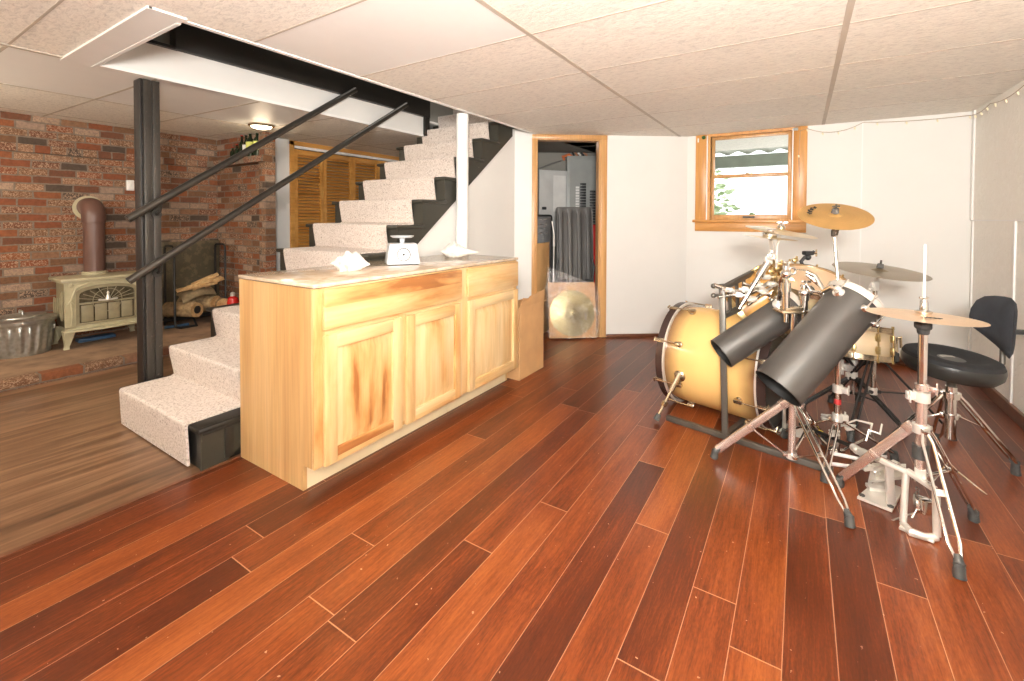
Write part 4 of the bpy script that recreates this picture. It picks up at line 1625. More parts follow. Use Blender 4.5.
# ------------------------------------------------------------------ drum kit
def burst_mat(name, c, axis, L, mid, edge, e0=0.10, e1=0.10, blotch=0.25):
    """Lacquered maple whose own paint fades to brown at both rims: mapped along the drum's axis from its centre."""
    g = G(name, 0.16)
    g.b.inputs['Coat Weight'].default_value = 0.4
    d = V(axis).normalized()
    nd = g.n('ShaderNodeVectorMath', operation='DOT_PRODUCT')
    g.put(nd.inputs[0], g.co())
    nd.inputs[1].default_value = d
    h = g.math('MULTIPLY_ADD', nd.outputs['Value'], 1.0 / L, 0.5)
    gr = g.noise(g.vmul(g.co(), (6, 6, 6)), 3.0, 3)
    h = g.math('MULTIPLY_ADD', gr, blotch * .12, g.math('SUBTRACT', h, blotch * .06))
    k = tuple(q * .82 for q in mid)
    g.col(g.ramp(h, [(0.02, edge), (e0, edge), (e0 + .16, k), (0.42, mid), (0.58, mid), (1 - e1 - .16, k), (1 - e1, edge), (.98, edge)]))
    return g.m


def drum(name, label, c, axis, R, L, mat, n_lugs, hoop='metal', head=HEAD_TAN, bottom=None, hoop_mat=None, lug_mat=None, a0=0.0, lug_style='twin', hoop_w=None):
    """A drum: head centre c, axis from head to bottom."""
    d = V(axis).normalized()
    c = V(c)
    u, w, _ = basis(d)
    mid = c + d * (L / 2)
    o = thing(name, label, 'drum', mid)
    hoop_mat = hoop_mat or CHROME
    lug_mat = lug_mat or CHROME
    b = MB().lathe([(R - .006, 0), (R, .0), (R, L), (R - .006, L)], c, d, 64, None, False)
    b.lathe([(R - .0065, 0), (R - .0065, L)], c, d, 64, None, False)
    b.build('shell', mat, o, 50)
    if head:
        b = MB().lathe([(R + .004, .004), (R + .002, -.006), (R - .02, -.008), (.001, -.008), (.001, -.0065), (R - .008, -.0055)], c, d, 56)
        b.build('drum_head', head, o)
    if bottom:
        b = MB().lathe([(R + .004, L - .004), (R + .002, L + .006), (R - .02, L + .008), (.001, L + .008), (.001, L + .0065), (R - .008, L + .0055)], c, d, 56)
        b.build('drum_head', bottom, o)
    ends = [(0, -1)] if not bottom else [(0, -1), (L, 1)]
    for h, s in ends:
        b = MB()
        if hoop == 'metal':
            pr = [(R + .003, -s * .012), (R + .008, -s * .014), (R + .0085, s * .010), (R + .012, s * .013), (R + .012, s * .016), (R + .005, s * .016), (R + .0035, s * .008)]
            b.lathe([(r, h + q) for r, q in pr] + [(pr[0][0], h + pr[0][1])], c, d, 64, None, False)
        else:
            hw = hoop_w or .045
            pr = [(R + .003, -s * .012), (R + .014, -s * .012), (R + .014, s * (hw - .012)), (R + .003, s * (hw - .012)), (R + .003, -s * .012)]
            b.lathe([(r, h + q) for r, q in pr], c, d, 72, None, False)
        b.build('hoop', hoop_mat, o)
        if hoop == 'wood':
            b = MB().lathe([(R + .002, h - s * .020), (R + .016, h - s * .020), (R + .016, h - s * .010), (R + .002, h - s * .010), (R + .002, h - s * .020)], c, d, 72, None, False)
            b.build('hoop_rim', CHROME_W, o)
    for k in range(n_lugs):
        a = a0 + 2 * pi * k / n_lugs
        e = u * math.cos(a) + w * math.sin(a)
        t = d.cross(e)
        b = MB()
        if lug_style == 'twin':
            for hh in (L * .28, L * .72) if bottom else (L * .3,):
                b.obox(c + e * (R + .009) + d * hh, (e, t, d), (.009, .010, .022), .004)
                b.lathe([(.012, -.001), (.013, .004), (.006, .012)], c + e * R + d * hh, e, 12)
            if bottom:
                b.cyl(c + e * (R + .013) + d * (L * .28), c + e * (R + .013) + d * (L * .72), .0045, seg=8)
            b.cyl(c + e * (R + .011) + d * (L * .28), c + e * (R + .011) - d * .022, .003, seg=8)
            b.cyl(c + e * (R + .011) - d * .010, c + e * (R + .011) - d * .026, .0055, seg=8)
            if bottom:
                b.cyl(c + e * (R + .011) + d * (L * .72), c + e * (R + .011) + d * (L + .022), .003, seg=8)
                b.cyl(c + e * (R + .011) + d * (L + .010), c + e * (R + .011) + d * (L + .024), .0055, seg=8)
        elif lug_style == 'claw':
            for h0, s in ((0, 1), (L, -1)):
                b = MB()
                p = c + e * (R + .016) + d * (h0 + s * .105)
                b.obox(p, (e, t, d), (.012, .011, .022), .005)
                b.lathe([(.017, 0), (.018, .005), (.009, .012)], c + e * R + d * (h0 + s * .105), e, 12)
                b.cyl(p + e * .004, c + e * (R + .022) + d * (h0 - s * .035), .0045, seg=8)
                b.obox(c + e * (R + .017) + d * (h0 - s * .014), (e, t, d), (.006, .013, .022), .003)
                b.obox(c + e * (R + .004) + d * (h0 - s * .037), (e, t, d), (.018, .012, .003), .002)
                b.obox(c + e * (R + .026) + d * (h0 - s * .045), (e, t, d), (.004, .014, .005), .003)
                b.build('claw_lug', lug_mat, o)
            continue
        elif lug_style == 'single':
            b.lathe([(.016, 0), (.017, .006), (.010, .016), (.011, .022), (.004, .026)], c + e * R + d * (.055), e, 14)
            b.cyl(c + e * (R + .014) + d * .055, c + e * (R + .013) - d * .022, .0035, seg=8)
            b.cyl(c + e * (R + .013) - d * .004, c + e * (R + .013) - d * .022, .006, seg=8)
        b.build('lug', lug_mat, o)
    return o, u, w, d


# ---- bass drum
BD_C = at(684, 358, 2.96)
BD_C.z = 0.318
bd_d = V((.972, -.235, 0)).normalized()
BD_L, BD_R = .545, .300
BD_MAT = burst_mat('bass_burst', None, bd_d, BD_L, (.84, .54, .20), (.20, .105, .045), .05, .05)
bd, u, w, d = drum('bass_drum', 'large golden bass drum with dark burst edges lying on the floor', BD_C, bd_d, BD_R, BD_L, BD_MAT, 8, 'wood', HEAD_DARK, HEAD_DARK, plain('dark_wood_hoop', (.045, .026, .022), .25), NICKEL, a0=.39, lug_style='claw')
# spur legs
side = V((-d.y, d.x, 0))
near = side if side.y < 0 else -side
for s in (1, -1):
    e = near * s
    e = (e * .93 - V((0, 0, 1)) * .20).normalized()
    p = BD_C + d * .115 + e * BD_R
    b = MB()
    b.lathe([(.034, -.004), (.034, .008), (.026, .016), (.018, .030), (.001, .032)], p, e, 24)
    foot = V((p.x, p.y, 0)) + e * .17 - d * .13
    foot.z = .016
    if s == 1:
        foot = at(656, 419, 2.62)
        foot.z = .018
    q = p + e * .03
    b.tube([q + (q - foot) * .10, q.lerp(foot, .30)], .015, 10)
    b.tube([q, q.lerp(foot, .92)], .0085, 10)
    b.obox(q.lerp(foot, .62), ((foot - q).normalized(), *basis(foot - q)[:2]), (.015, .013, .013), .004)
    so = b.build('spur', NICKEL, bd)
    b = MB().tube([q.lerp(foot, .86), q.lerp(foot, 1.0)], [.014, .018], 10)
    b.build('rubber_foot', RUBBER, so)
# small emblem rod on top
b = MB().cyl(BD_C + d * .40 + V((0, 0, BD_R)), BD_C + d * .40 + V((0, 0, BD_R + .085)), .007, seg=8)
b.build('mount_rod', DARK_STEEL, bd)

# ---- steel rack frame
rk = thing('drum_rack', 'dark grey steel frame with slats standing on the floor before the bass drum', 'rack', (-.33, 2.6, 0))
RY = 2.60
p0 = at(667, 423, 2.66); p0.z = .016
p1 = at(833, 474, 2.10); p1.z = .016
b = MB().bar(p0, p1, .03, .03, bevel=.002)
b.build('floor_bar', DARK_STEEL, rk)
up = p0.lerp(p1, .405)
up0 = V((up.x, up.y, .03))
up1 = at(722, 286, 2.46)
b = MB().bar(up0, up1, .030, .030, (1, 0, 0), .002)
b.build('upright', DARK_STEEL, rk)
t0, t1 = at(721, 289, 2.46), at(761, 268, 2.74)
l0, l1 = at(723, 316, 2.46), at(762, 298, 2.74)
b = MB().bar(t0, t1, .026, .026, bevel=.002)
b.bar(l0, l1, .026, .026, bevel=.002)
b.build('rails', DARK_STEEL, rk)
for k in range(1, 6):
    t = k / 5.6
    b = MB().bar(l0.lerp(l1, t), t0.lerp(t1, t), .012, .022, (t1 - t0), .001)
    b.build('slat', DARK_STEEL, rk)
e1 = t1 + V((0, 0, -.0))
b = MB().bar(V((e1.x, e1.y, .0)), e1, .026, .026, (1, 0, 0), .002)
b.build('upright', DARK_STEEL, rk)
b = MB().bar(V((e1.x, e1.y, .016)), V((up.x, up.y, .016)), .03, .03, bevel=.002)
b.build('floor_bar', DARK_STEEL, rk)


def knob(mb, p, e, r=.014):
    mb.lathe([(r * .6, 0), (r, .004), (r, .016), (r * .4, .022)], p, e, 12)


def wing(mb, p, e, t, r=.016):
    e, t = V(e).normalized(), V(t).normalized()
    mb.cyl(p, p + e * .014, r * .45, seg=10)
    mb.obox(p + e * .014 + t * r * .8, (t, e, t.cross(e)), (r * .7, r * .35, .0025), .002)
    mb.obox(p + e * .014 - t * r * .8, (t, e, t.cross(e)), (r * .7, r * .35, .0025), .002)


# ---- two tilted toms
T2_H, T2_B = at(789, 282, 2.60), at(738, 315, 2.70)
ax = (T2_B - T2_H).normalized()
MT = burst_mat('left_tom_burst', None, ax, .31, (.74, .40, .12), (.22, .10, .035), .03, .03)
tom2, u, w, d = drum('rack_tom', 'golden tom lying slanted behind the shorter black tube and the steel frame', T2_H, ax, .150, .31, MT, 6, 'metal', HEAD_TAN, HEAD_CLEAR, BRASS, BRASS, a0=.5)
b = MB()
for k in range(2):
    b.obox(at(746 - k * 5, 314 + k * 4, 2.44) , (CAM_R, CAM_U, CAM_F), (.009, .003, .002))
T1_H = at(809, 281, 2.46)
n1 = (V((.16, -.34, 1))).normalized()
MT1 = burst_mat('right_tom_burst', None, -n1, .27, (.74, .58, .34), (.34, .22, .10), .03, .03)
tom1, u, w, d = drum('rack_tom', 'golden tom with a bare tan head behind the longer black tube', T1_H, -n1, .172, .27, MT1, 8, 'metal', HEAD_TAN, HEAD_CLEAR, NICKEL, BRASS, a0=.2)
mk = MB()
hx = (V((1, .25, 0)) - n1 * (V((1, .25, 0)).dot(n1))).normalized()
hy = n1.cross(hx)
for k in range(6):
    mk.obox(T1_H + hy * .115 + hx * (-.03 + .010 * k) + n1 * .0085, (hx, hy, n1), (.0038, .006 if k % 2 else .0045, .0006))
mk.build('printed_mark', INK_GREY, tom1)
# black clamp behind the tom's hoop
bk = thing('black_clamp', 'black plastic mount with a wing nut above the back hoop of the bare headed tom', 'mount', at(809, 254, 2.66))
b = MB()
p = at(808, 253, 2.66)
b.obox(p, (CAM_R, CAM_F, CAM_U), (.026, .02, .012), .006)
b.ball(p + V((0, 0, -.025)), .018)
b.tube([p + CAM_R * .02, p + CAM_R * .035 + V((0, 0, .01))], .008, 8)
b.tube([p - CAM_R * .015 - V((0, 0, .02)), p - CAM_R * .04 - V((0, 0, .05)), p - V((0, 0, .14))], .009, 8)
b.build('body', PLASTIC_BLACK, bk)
b = MB()
wing(b, p + CAM_R * .035, CAM_R, V((0, 0, 1)), .014)
b.build('wing_nut', NICKEL, bk)


# ---- black tube drums
def tube_drum(label, lo, hi, R, n_l):
    ax = (lo - hi)
    L = ax.length
    ax.normalize()
    o, u, w, d = drum('tube_drum', label, hi, ax, R, L, TUBE_BLACK, n_l, 'metal', HEAD_CLEAR, None, CHROME_W, CHROME, a0=.3, lug_style='single')
    b = MB().lathe([(R - .007, L * .02), (R - .007, L - .0005), (R - .002, L + .001), (R + .0005, L - .001)], hi, d, 64, None, False)
    b.build('bore', TUBE_INSIDE, o, 60)
    return o, u, w, d


A_LO, A_HI = at(721, 353.5, 2.37), at(794, 306, 2.365)
tda, ua, wa, da = tube_drum('shorter, thinner black tube drum aimed down across the golden bass drum', A_LO, A_HI, .080, 6)
B_LO, B_HI = at(777.5, 388.5, 2.035), at(855, 300, 2.09)
tdb, ub, wb, db = tube_drum('longer, thicker black tube drum slanting down over the chrome tripod stand', B_LO, B_HI, .106, 6)


# ---- stands
def leg2(root, post, zt, foot, zb, style='double', mat=CHROME, gap=.013, fat=.0055, foot_h=.045):
    """One tripod leg from the collar on the post at height zt to its foot, with a brace from the lower collar."""
    top = V((post.x, post.y, zt))
    foot = V(foot)
    h = V((foot.x - post.x, foot.y - post.y, 0))
    e = h.normalized()
    s = V((-e.y, e.x, 0))
    a = top + e * .028
    fo = V((foot.x, foot.y, foot_h * .75))
    b = MB()
    knee = a.lerp(fo, .86)
    if style == 'double':
        for k in (-1, 1):
            b.tube([a + s * (k * .006), a.lerp(fo, .10) + s * (k * gap), knee + s * (k * gap), fo + s * (k * .005)], fat, 8)
        b.obox(a, (e, s, (0, 0, 1)), (.010, .012, .012), .003)
        b.obox(a.lerp(fo, .5), ((fo - a).normalized(), s, (fo - a).normalized().cross(s)), (.012, gap, .004), .002)
    else:
        b.bar(a, a.lerp(fo, .97), .020, .034, s.cross(fo - a), .003)
        b.obox(a.lerp(fo, .03), ((fo - a).normalized(), s, (fo - a).normalized().cross(s)), (.018, .013, .020), .003)
        b.obox(a.lerp(fo, .5), ((fo - a).normalized(), s, (fo - a).normalized().cross(s)), (.012, .0125, .0185), .003)
    lo = V((post.x, post.y, zb))
    b.obox(lo + e * .026, (e, s, (0, 0, 1)), (.012, .010, .008), .003)
    b.bar(lo + e * .03, a.lerp(fo, .50), .014, .006, s.cross(e), .001)
    o = b.build('leg', mat, root)
    f = MB()
    dd = (fo - a).normalized()
    f.tube([fo - dd * .028, fo - dd * .002, V((foot.x, foot.y, .016)) , V((foot.x, foot.y, .001)) + e * .004], [.011, .0145, .017, .018], 12)
    for q in range(3):
        f.torus(fo.lerp(V((foot.x, foot.y, .01)), q / 2.5), dd, .0148, .003, 14, 6)
    f.build('rubber_foot', RUBBER, o)
    return o


def collar(root, post, z, r, mat=CHROME_W, name='collar', h=.018, bolt=None):
    b = MB().cyl(V((post.x, post.y, z - h)), V((post.x, post.y, z + h)), r, seg=20)
    if bolt is not None:
        e = V(bolt).normalized()
        b.obox(V((post.x, post.y, z)) + e * (r + .008), (e, V((-e.y, e.x, 0)), (0, 0, 1)), (.016, .009, h * .8), .003)
        wing(b, V((post.x, post.y, z)) + e * (r + .018), V((-e.y, e.x, 0)), V((0, 0, 1)), .016)
    return b.build(name, mat, root)


# tube stand in front
OP = V((-.024, 2.552, 0))
os_ = thing('tube_stand', 'chrome tripod stand carrying the two black tube drums', 'stand', OP)
b = MB().cyl(V((OP.x, OP.y, .035)), V((OP.x, OP.y, .42)), .0165, seg=20)
b.build('base_tube', ROSE, os_)
b = MB().cyl(V((OP.x, OP.y, .42)), V((OP.x, OP.y, .735)), .0135, seg=18)
b.build('upper_tube', CHROME, os_)
collar(os_, OP, .30, .024, ROSE, bolt=(1, -.4, 0))
collar(os_, OP, .04, .023, CHROME_W, h=.012)
collar(os_, OP, .43, .023, CHROME, bolt=(1, -.3, 0))
leg2(os_, OP, .30, V((-.345, 2.405, 0)), .045, 'flat', ROSE)
leg2(os_, OP, .30, V((.172, 2.150, 0)), .045, 'double', CHROME)
leg2(os_, OP, .30, V((.12, 2.86, 0)), .045, 'double', CHROME)
PL = at(791, 311, 2.20)
b = MB().obox(PL, ((.85, .5, 0), (-.5, .85, 0), (0, 0, 1)), (.065, .045, .006), .003)
b.obox(PL + V((0, 0, .012)), ((.85, .5, 0), (-.5, .85, 0), (0, 0, 1)), (.04, .03, .008), .003)
b.build('mount_plate', NICKEL, os_)
for px, ptop, nm in ((786, 268, 1), (804, 287, 2)):
    base = at(px, 311, 2.19)
    top = at(px, ptop, 2.19)
    bot = at(px, 329 if nm == 2 else 322, 2.19)
    b = MB().cyl(bot, top - V((0, 0, .05)), .0115, seg=16)
    b.cyl(base + V((0, 0, .006)), base.lerp(top, .62), .017, seg=18)
    b.cyl(base.lerp(top, .45), base.lerp(top, .66), .022, seg=18)
    b.ball(top - V((0, 0, .03)), .024)
    b.obox(top - V((0, 0, .01)), (CAM_R, CAM_F, CAM_U), (.012, .012, .022), .004)
    b.torus(top + CAM_R * .030 - V((0, 0, .014)), CAM_F, .016, .006, 20, 8)
    wing(b, top + CAM_R * .01 + V((0, 0, .012)), V((0, 0, 1)), CAM_R, .016)
    b.build('receiver', CHROME, os_)
# L arms reaching the tubes
b = MB()
tgt = B_HI + db * .075 + (at(838, 290, 2.05) - (B_HI + db * .075)).normalized() * (.106 + .004)
a = at(806, 272, 2.18)
b.tube([a, at(815, 276, 2.16), at(824, 291, 2.11), at(831, 287, 2.08), tgt], .0095, 10)
b.tube([at(806, 284, 2.19), at(812, 291, 2.17), at(822, 293, 2.13), at(829, 287, 2.09)], .007, 10)
b.bar(at(806, 274, 2.19), at(823, 288, 2.15), .024, .016, CAM_U, .004)
b.build('holder_arm', CHROME, os_)
e = (tgt - (B_HI + db * .075)).normalized()
b = MB().lathe([(.024, -.002), (.024, .008), (.018, .014), (.011, .026), (.013, .030), (.009, .036)], tgt - e * .004, e, 24)
b.build('mount_bracket', CHROME_W, tdb)
tga = A_HI + da * .10 + (at(779, 296, 2.30) - (A_HI + da * .10)).normalized() * .082
e = (tga - (A_HI + da * .10)).normalized()
b = MB().lathe([(.028, -.002), (.028, .010), (.02, .018), (.014, .03)], tga - e * .003, e, 24)
b.build('mount_bracket', CHROME_W, tda)
b = MB().tube([tga + e * .02, at(781, 280, 2.22), at(784, 274, 2.20)], .0095, 10)
b.build('holder_arm', CHROME, os_)


def cymbal(name, label, c, n, R, mat, bell=.16, bow=.055):
    o = thing(name, label, 'cymbal', c)
    n = V(n).normalized()
    pr = [(.005, .0), (R * bell * .5, -R * .018), (R * bell * .9, -R * .060), (R * bell * 1.08, -R * .078), (R * .4, -R * .105), (R * .7, -R * .14), (R * .97, -R * .175), (R, -R * .182), (R * .985, -R * .187), (R * .7, -R * .150), (R * .4, -R * .115), (R * bell * 1.08, -R * .088), (R * bell * .9, -R * .07), (.005, -R * .012)]
    k = bow / .182
    pr = [(r, h * k * 1.0 if r > R * bell * 1.2 else h * (.5 + .5 * k)) for r, h in pr]
    rb_ = R * bell * 1.08
    inner = [q for q in pr if q[0] <= rb_ + 1e-6]
    outer = [q for q in pr if q[0] >= rb_ - 1e-6]
    for nm, q in (('bow', outer + [outer[0]]), ('bell', inner)):
        b = MB().lathe(q, V((0, 0, 0)), (0, 0, 1), 72, None, nm == 'bell')
        ob = b.build(nm, mat, None, 40)
        ob.parent = o
    o.rotation_mode = 'QUATERNION'
    o.rotation_quaternion = V((0, 0, 1)).rotation_difference(n)
    return o


def cym_mark(o, R, ang, n, dr, size, mat=INK, arc=.055):
    b = MB()
    for k in range(n):
        a = ang + (k - n / 2) * arc
        r = R
        e = V((math.cos(a), math.sin(a), 0))
        t = V((-e.y, e.x, 0))
        lean = (e + t * (.5 if k % 2 else -.35)).normalized()
        b.obox(e * r + V((0, 0, dr)), (lean, lean.cross(V((0, 0, 1))), (0, 0, 1)), (size * (1 if k % 2 else .75), size * .22, .0012))
        if k % 2 == 0:
            b.obox(e * (r + size * .1) + t * size * .4 + V((0, 0, dr)), (t, e, (0, 0, 1)), (size * .45, size * .2, .0012))
    ob = b.build('printed_mark', mat, None)
    ob.parent = o
    return ob


def topper(root, c, n, wingnut=True, mat=FELT):
    n = V(n).normalized()
    b = MB().cyl(c + n * .001, c + n * .024, .017, .014, seg=18)
    b.cyl(c - n * .020, c - n * .004, .014, seg=16)
    b.build('felt', mat, root)
    b = MB().cyl(c - n * .05, c + n * .045, .0045, seg=8)
    u, w, _ = basis(n)
    if wingnut:
        wing(b, c + n * .022, n, u, .011)
    b.build('wing_nut', DARK_STEEL if mat is FELT else CHROME, root)


# crash on the tall straight stand with red tape
CP = V((.160, 2.690, 0))
CR_C = at(835, 213, 2.235)
cs_ = thing('cymbal_stand', 'tall chrome cymbal stand with red tape behind the longer black tube', 'stand', CP)
CPT = V((CR_C.x, CR_C.y, 0))
jz = .36
b = MB().cyl(V((CP.x, CP.y, .05)), V((CP.x, CP.y, jz)), .0145, seg=18)
b.build('base_tube', CHROME, cs_)
b = MB().cyl(V((CP.x, CP.y, jz - .05)), V((CP.x, CP.y, .80)), .0115, seg=16)
b.tube([V((CP.x, CP.y, .78)), V((CR_C.x, CR_C.y, CR_C.z - .12)), ], .008, 12)
b.build('upper_tube', CHROME, cs_)
b = MB().cyl(V((CP.x, CP.y, jz - .075)), V((CP.x, CP.y, jz - .05)), .0152, seg=18)
b.build('red_tape', TAPE_RED, cs_)
collar(cs_, CP, jz, .022, CHROME_W, bolt=(1, -.5, 0))
collar(cs_, CP, .80, .018, CHROME_W, bolt=(1, -.5, 0))
collar(cs_, CP, .22, .022, CHROME_W, bolt=(.8, .3, 0))
crn = (V((.10, -.46, 1))).normalized()
b = MB()
tp = CR_C - crn * .05
b.obox(tp - V((0, 0, .055)), (CAM_R, CAM_F, CAM_U), (.008, .008, .017), .004)
wing(b, tp - V((0, 0, .045)) + CAM_R * .008, CAM_R, V((.2, 0, 1)), .015)
b.tube([tp - V((0, 0, .05)), CR_C - crn * .02], .007, 8)
b.build('tilter', DARK_STEEL, cs_)
for f in ((.105, 2.455), (.40, 2.86), (-.06, 2.84)):
    leg2(cs_, CP, .20, V((f[0], f[1], 0)), .055, 'double', CHROME, .011, .005)
cr = cymbal('crash_cymbal', 'golden crash cymbal tilted high beside the window', CR_C, crn, .157, CYM_GOLD, .17, .10)
topper(cs_, CR_C, crn)
# printed letters on the far left of the crash
ul = cr.rotation_quaternion.inverted() @ (at(810, 207, 2.3) - CR_C)
cym_mark(cr, .105, math.atan2(ul.y, ul.x), 7, -.005, .012, arc=.14)

# boom arm with two splashes, clamped to the steel frame
bm_ = thing('boom_arm', 'chrome boom arm slanting up from the steel frame to the two small cymbals', 'cymbal arm', at(745, 300, 2.50))
S1 = at(781, 229, 2.42)
S2 = at(770, 236, 2.36)
n_s1 = V((.18, -.05, 1)).normalized()
n_s2 = V((.10, .00, 1)).normalized()
e0, e1 = at(739, 309, 2.44), at(768, 262, 2.42)
b = MB().tube([e0, e0.lerp(e1, .12)], .008, 12)
b.tube([e0.lerp(e1, .12), e0.lerp(e1, .8)], .013, 12)
b.tube([e0.lerp(e1, .7), e1], .019, 12)
b.build('tube', CHROME, bm_)
b = MB()
b.obox(e1 + V((0, 0, .01)), (CAM_R, CAM_F, CAM_U), (.020, .014, .022), .006)
b.tube([e1, at(772, 250, 2.42), at(771, 240, 2.37)], .009, 10)
b.tube([at(776, 268, 2.43), at(777, 246, 2.42), at(781, 232, 2.42)], .006, 10)
b.torus(at(771, 256, 2.38), CAM_F, .016, .005, 18, 8)
wing(b, at(774, 258, 2.38), CAM_R, V((0, 0, 1)), .02)
b.build('ratchet', CHROME_W, bm_)
b = MB().lathe([(.03, -.02), (.034, -.008), (.034, .004), (.02, .01), (.016, .022), (.008, .026)], S2 + V((0, 0, .010)), n_s2, 24)
b.build('cup', CHROME, bm_)
cymbal('splash_cymbal', 'upper of the two small pale cymbals seen edge on in front of the window sill', S1, n_s1, .170, CYM_PALE, .16, .09)
b = MB().lathe([(.018, .0), (.020, .012), (.012, .02), (.012, .032), (.004, .036)], S1, n_s1, 20)
wing(b, S1 + n_s1 * .02, n_s1, V((1, 0, 0)), .018)
b.build('wing_nut', CHROME, bm_)
cymbal('splash_cymbal', 'lower and smaller of the two small pale cymbals seen edge on below the window', S2, n_s2, .128, CYM_PALE, .18, .07)
b = MB()
ph = [at(714, 285, 2.44), at(728, 290, 2.44), at(750, 293, 2.46), at(764, 286, 2.46), at(776, 279, 2.48)]
b.tube(ph, .012, 12)
b.tube([at(718, 297, 2.45), at(732, 295, 2.45), at(748, 297, 2.46)], .010, 12)
b.tube([at(748, 305, 2.47), at(764, 292, 2.47), at(779, 283, 2.47)], .009, 12)
b.tube([at(743, 283, 2.50), at(760, 290, 2.47), at(770, 296, 2.47)], .008, 12)
b.build('cross_tube', CHROME, bm_)
b = MB()
for (x, y, dd_) in ((729, 290, 2.43), (745, 289, 2.44), (757, 284, 2.44), (766, 277, 2.45), (752, 299, 2.44), (763, 291, 2.43), (772, 284, 2.44), (739, 295, 2.43)):
    p = at(x, y, dd_)
    ee = V((random.uniform(-1, 1), -1, random.uniform(-.6, .8))).normalized()
    uu, ww, _ = basis(ee)
    b.obox(p, (ee, uu, ww), (.015, .017, .013), .004)
    b.cyl(p - uu * .03, p + uu * .03, .006, seg=8)
    wing(b, p + ee * .012, ee, uu, .016)
b.build('clamp', CHROME_W, bm_)
b = MB()
for (x, y) in ((713.5, 286), (713.5, 295.5)):
    p = at(x, y, 2.45)
    b.ball(p, .014)
    b.cyl(p, at(724, y - 1, 2.45), .008, seg=8)
b.build('end_knob', DARK_STEEL, bm_)
b = MB()
for (x, y, dd_) in ((771, 271, 2.50), (777, 268, 2.51), (774, 277, 2.49), (782, 272, 2.50), (780, 264, 2.54), (788, 263, 2.55), (795, 260, 2.57)):
    p = at(x, y, dd_)
    b.obox(p, (V((1, .4, .3)).normalized(), V((-.4, 1, 0)).normalized(), V((-.3, 0, 1)).normalized()), (.014, .012, .010), .004)
    b.cyl(p - V((0, 0, .02)), p + V((.01, 0, .022)), .006, seg=8)
b.build('brass_clamp', BRASS, bm_)

# ride on its own stand behind the snare
RC = at(880, 268, 2.56)
rn = V((-.03, -.17, 1)).normalized()
rn = V((.10, -.10, 1)).normalized()
RP = V((RC.x - .02, RC.y + .01, 0))
rs = thing('cymbal_stand', 'chrome stand of the dark ride cymbal behind the snare drum', 'stand', RP)
b = MB().cyl(V((RP.x, RP.y, .18)), V((RP.x, RP.y, .52)), .0145, seg=18)
b.build('base_tube', CHROME, rs)
b = MB().cyl(V((RP.x, RP.y, .5)), V((RP.x, RP.y, .79)), .0120, seg=16)
b.build('upper_tube', CHROME, rs)
collar(rs, RP, .52, .022, CHROME_W, bolt=(-1, -.4, 0))
collar(rs, RP, .64, .020, CHROME_W, bolt=(-1, -.4, 0))
collar(rs, RP, .40, .022, CHROME_W)
collar(rs, RP, .20, .022, CHROME_W)
b = MB()
b.obox(V((RP.x, RP.y, .80)), (CAM_R, CAM_F, CAM_U), (.016, .013, .026), .006)
wing(b, V((RP.x, RP.y, .79)) - CAM_R * .014, -CAM_R, V((.2, 0, 1)), .022)
b.tube([V((RP.x, RP.y, .81)), RC - rn * .02], .008, 8)
b.build('tilter', CHROME_W, rs)
for f in ((.34, .02), (-.18, .27), (-.12, -.30)):
    leg2(rs, RP, .40, V((RP.x + f[0], RP.y + f[1], 0)), .20, 'double', STEEL_DARK, .012, .006)
cymbal('ride_cymbal', 'large dull bronze ride cymbal behind the longer black tube', RC, rn, .222, CYM_DARK, .18, .075)
topper(rs, RC, rn)

# ---- snare drum on its stand
SN = at(855, 327, 2.72)
sn_n = (V((0, 0, 1)) + CAM_F * .15 + CAM_R * .11).normalized()
SMAT = burst_mat('snare_burst', None, -sn_n, .15, (.72, .57, .37), (.58, .42, .24), .02, .02)
sn, u, w, d = drum('snare_drum', 'pale maple snare drum with chrome hoops on a low stand', SN, -sn_n, .172, .158, SMAT, 10, 'metal', HEAD_CLEAR, HEAD_CLEAR, NICKEL, BRASS, a0=.1)
e = (CAM_R * .95 - CAM_F * .3)
e = (e - sn_n * e.dot(sn_n)).normalized()
b = MB().obox(SN - sn_n * .075 + e * .19, (e, sn_n.cross(e), sn_n), (.016, .026, .045), .006)
b.tube([SN - sn_n * .04 + e * .20, SN - sn_n * .03 + e * .225, SN - sn_n * .09 + e * .228], .007, 8)
b.build('strainer', NICKEL, sn)
SP = V((SN.x, SN.y + .02, 0))
ss = thing('snare_stand', 'low snare stand with black legs and basket arms under the snare drum', 'stand', SP)
b = MB().cyl(V((SP.x, SP.y, .12)), V((SP.x, SP.y, .30)), .013, seg=16)
b.build('tube', CHROME, ss)
collar(ss, SP, .24, .021, CHROME_W, bolt=(-1, -.5, 0))
for a in (200, 320, 80):
    a = math.radians(a)
    e = V((math.cos(a), math.sin(a), 0))
    leg2(ss, SP, .22, SP + e * .27, .13, 'double', STEEL_DARK, .012, .007, .05)
bot = SN - sn_n * .172
for a in (-115, 5, 125):
    a = math.radians(a)
    e = V((math.cos(a), math.sin(a), 0))
    e = (e - sn_n * e.dot(sn_n)).normalized()
    b = MB().tube([V((SP.x, SP.y, .29)), bot + e * .10 - V((0, 0, .01)), bot + e * .192, bot + e * .198 + sn_n * .035], .0075, 8)
    ao = b.build('basket_arm', STEEL_DARK, ss)
    b = MB().obox(bot + e * .196 + sn_n * .028, (e, sn_n.cross(e), sn_n), (.011, .013, .026), .006)
    b.build('rubber_grip', RUBBER, ao)
b = MB().tube([V((SP.x, SP.y, .30)), V((SP.x, SP.y, .335))], .02, 12)
b.obox(V((SP.x - .03, SP.y - .03, .29)), ((1, 1, 0), (-1, 1, 0), (0, 0, 1)), (.03, .016, .02), .005)
wing(b, V((SP.x - .05, SP.y - .05, .29)), (-1, -1, .3), V((0, 0, 1)), .03)
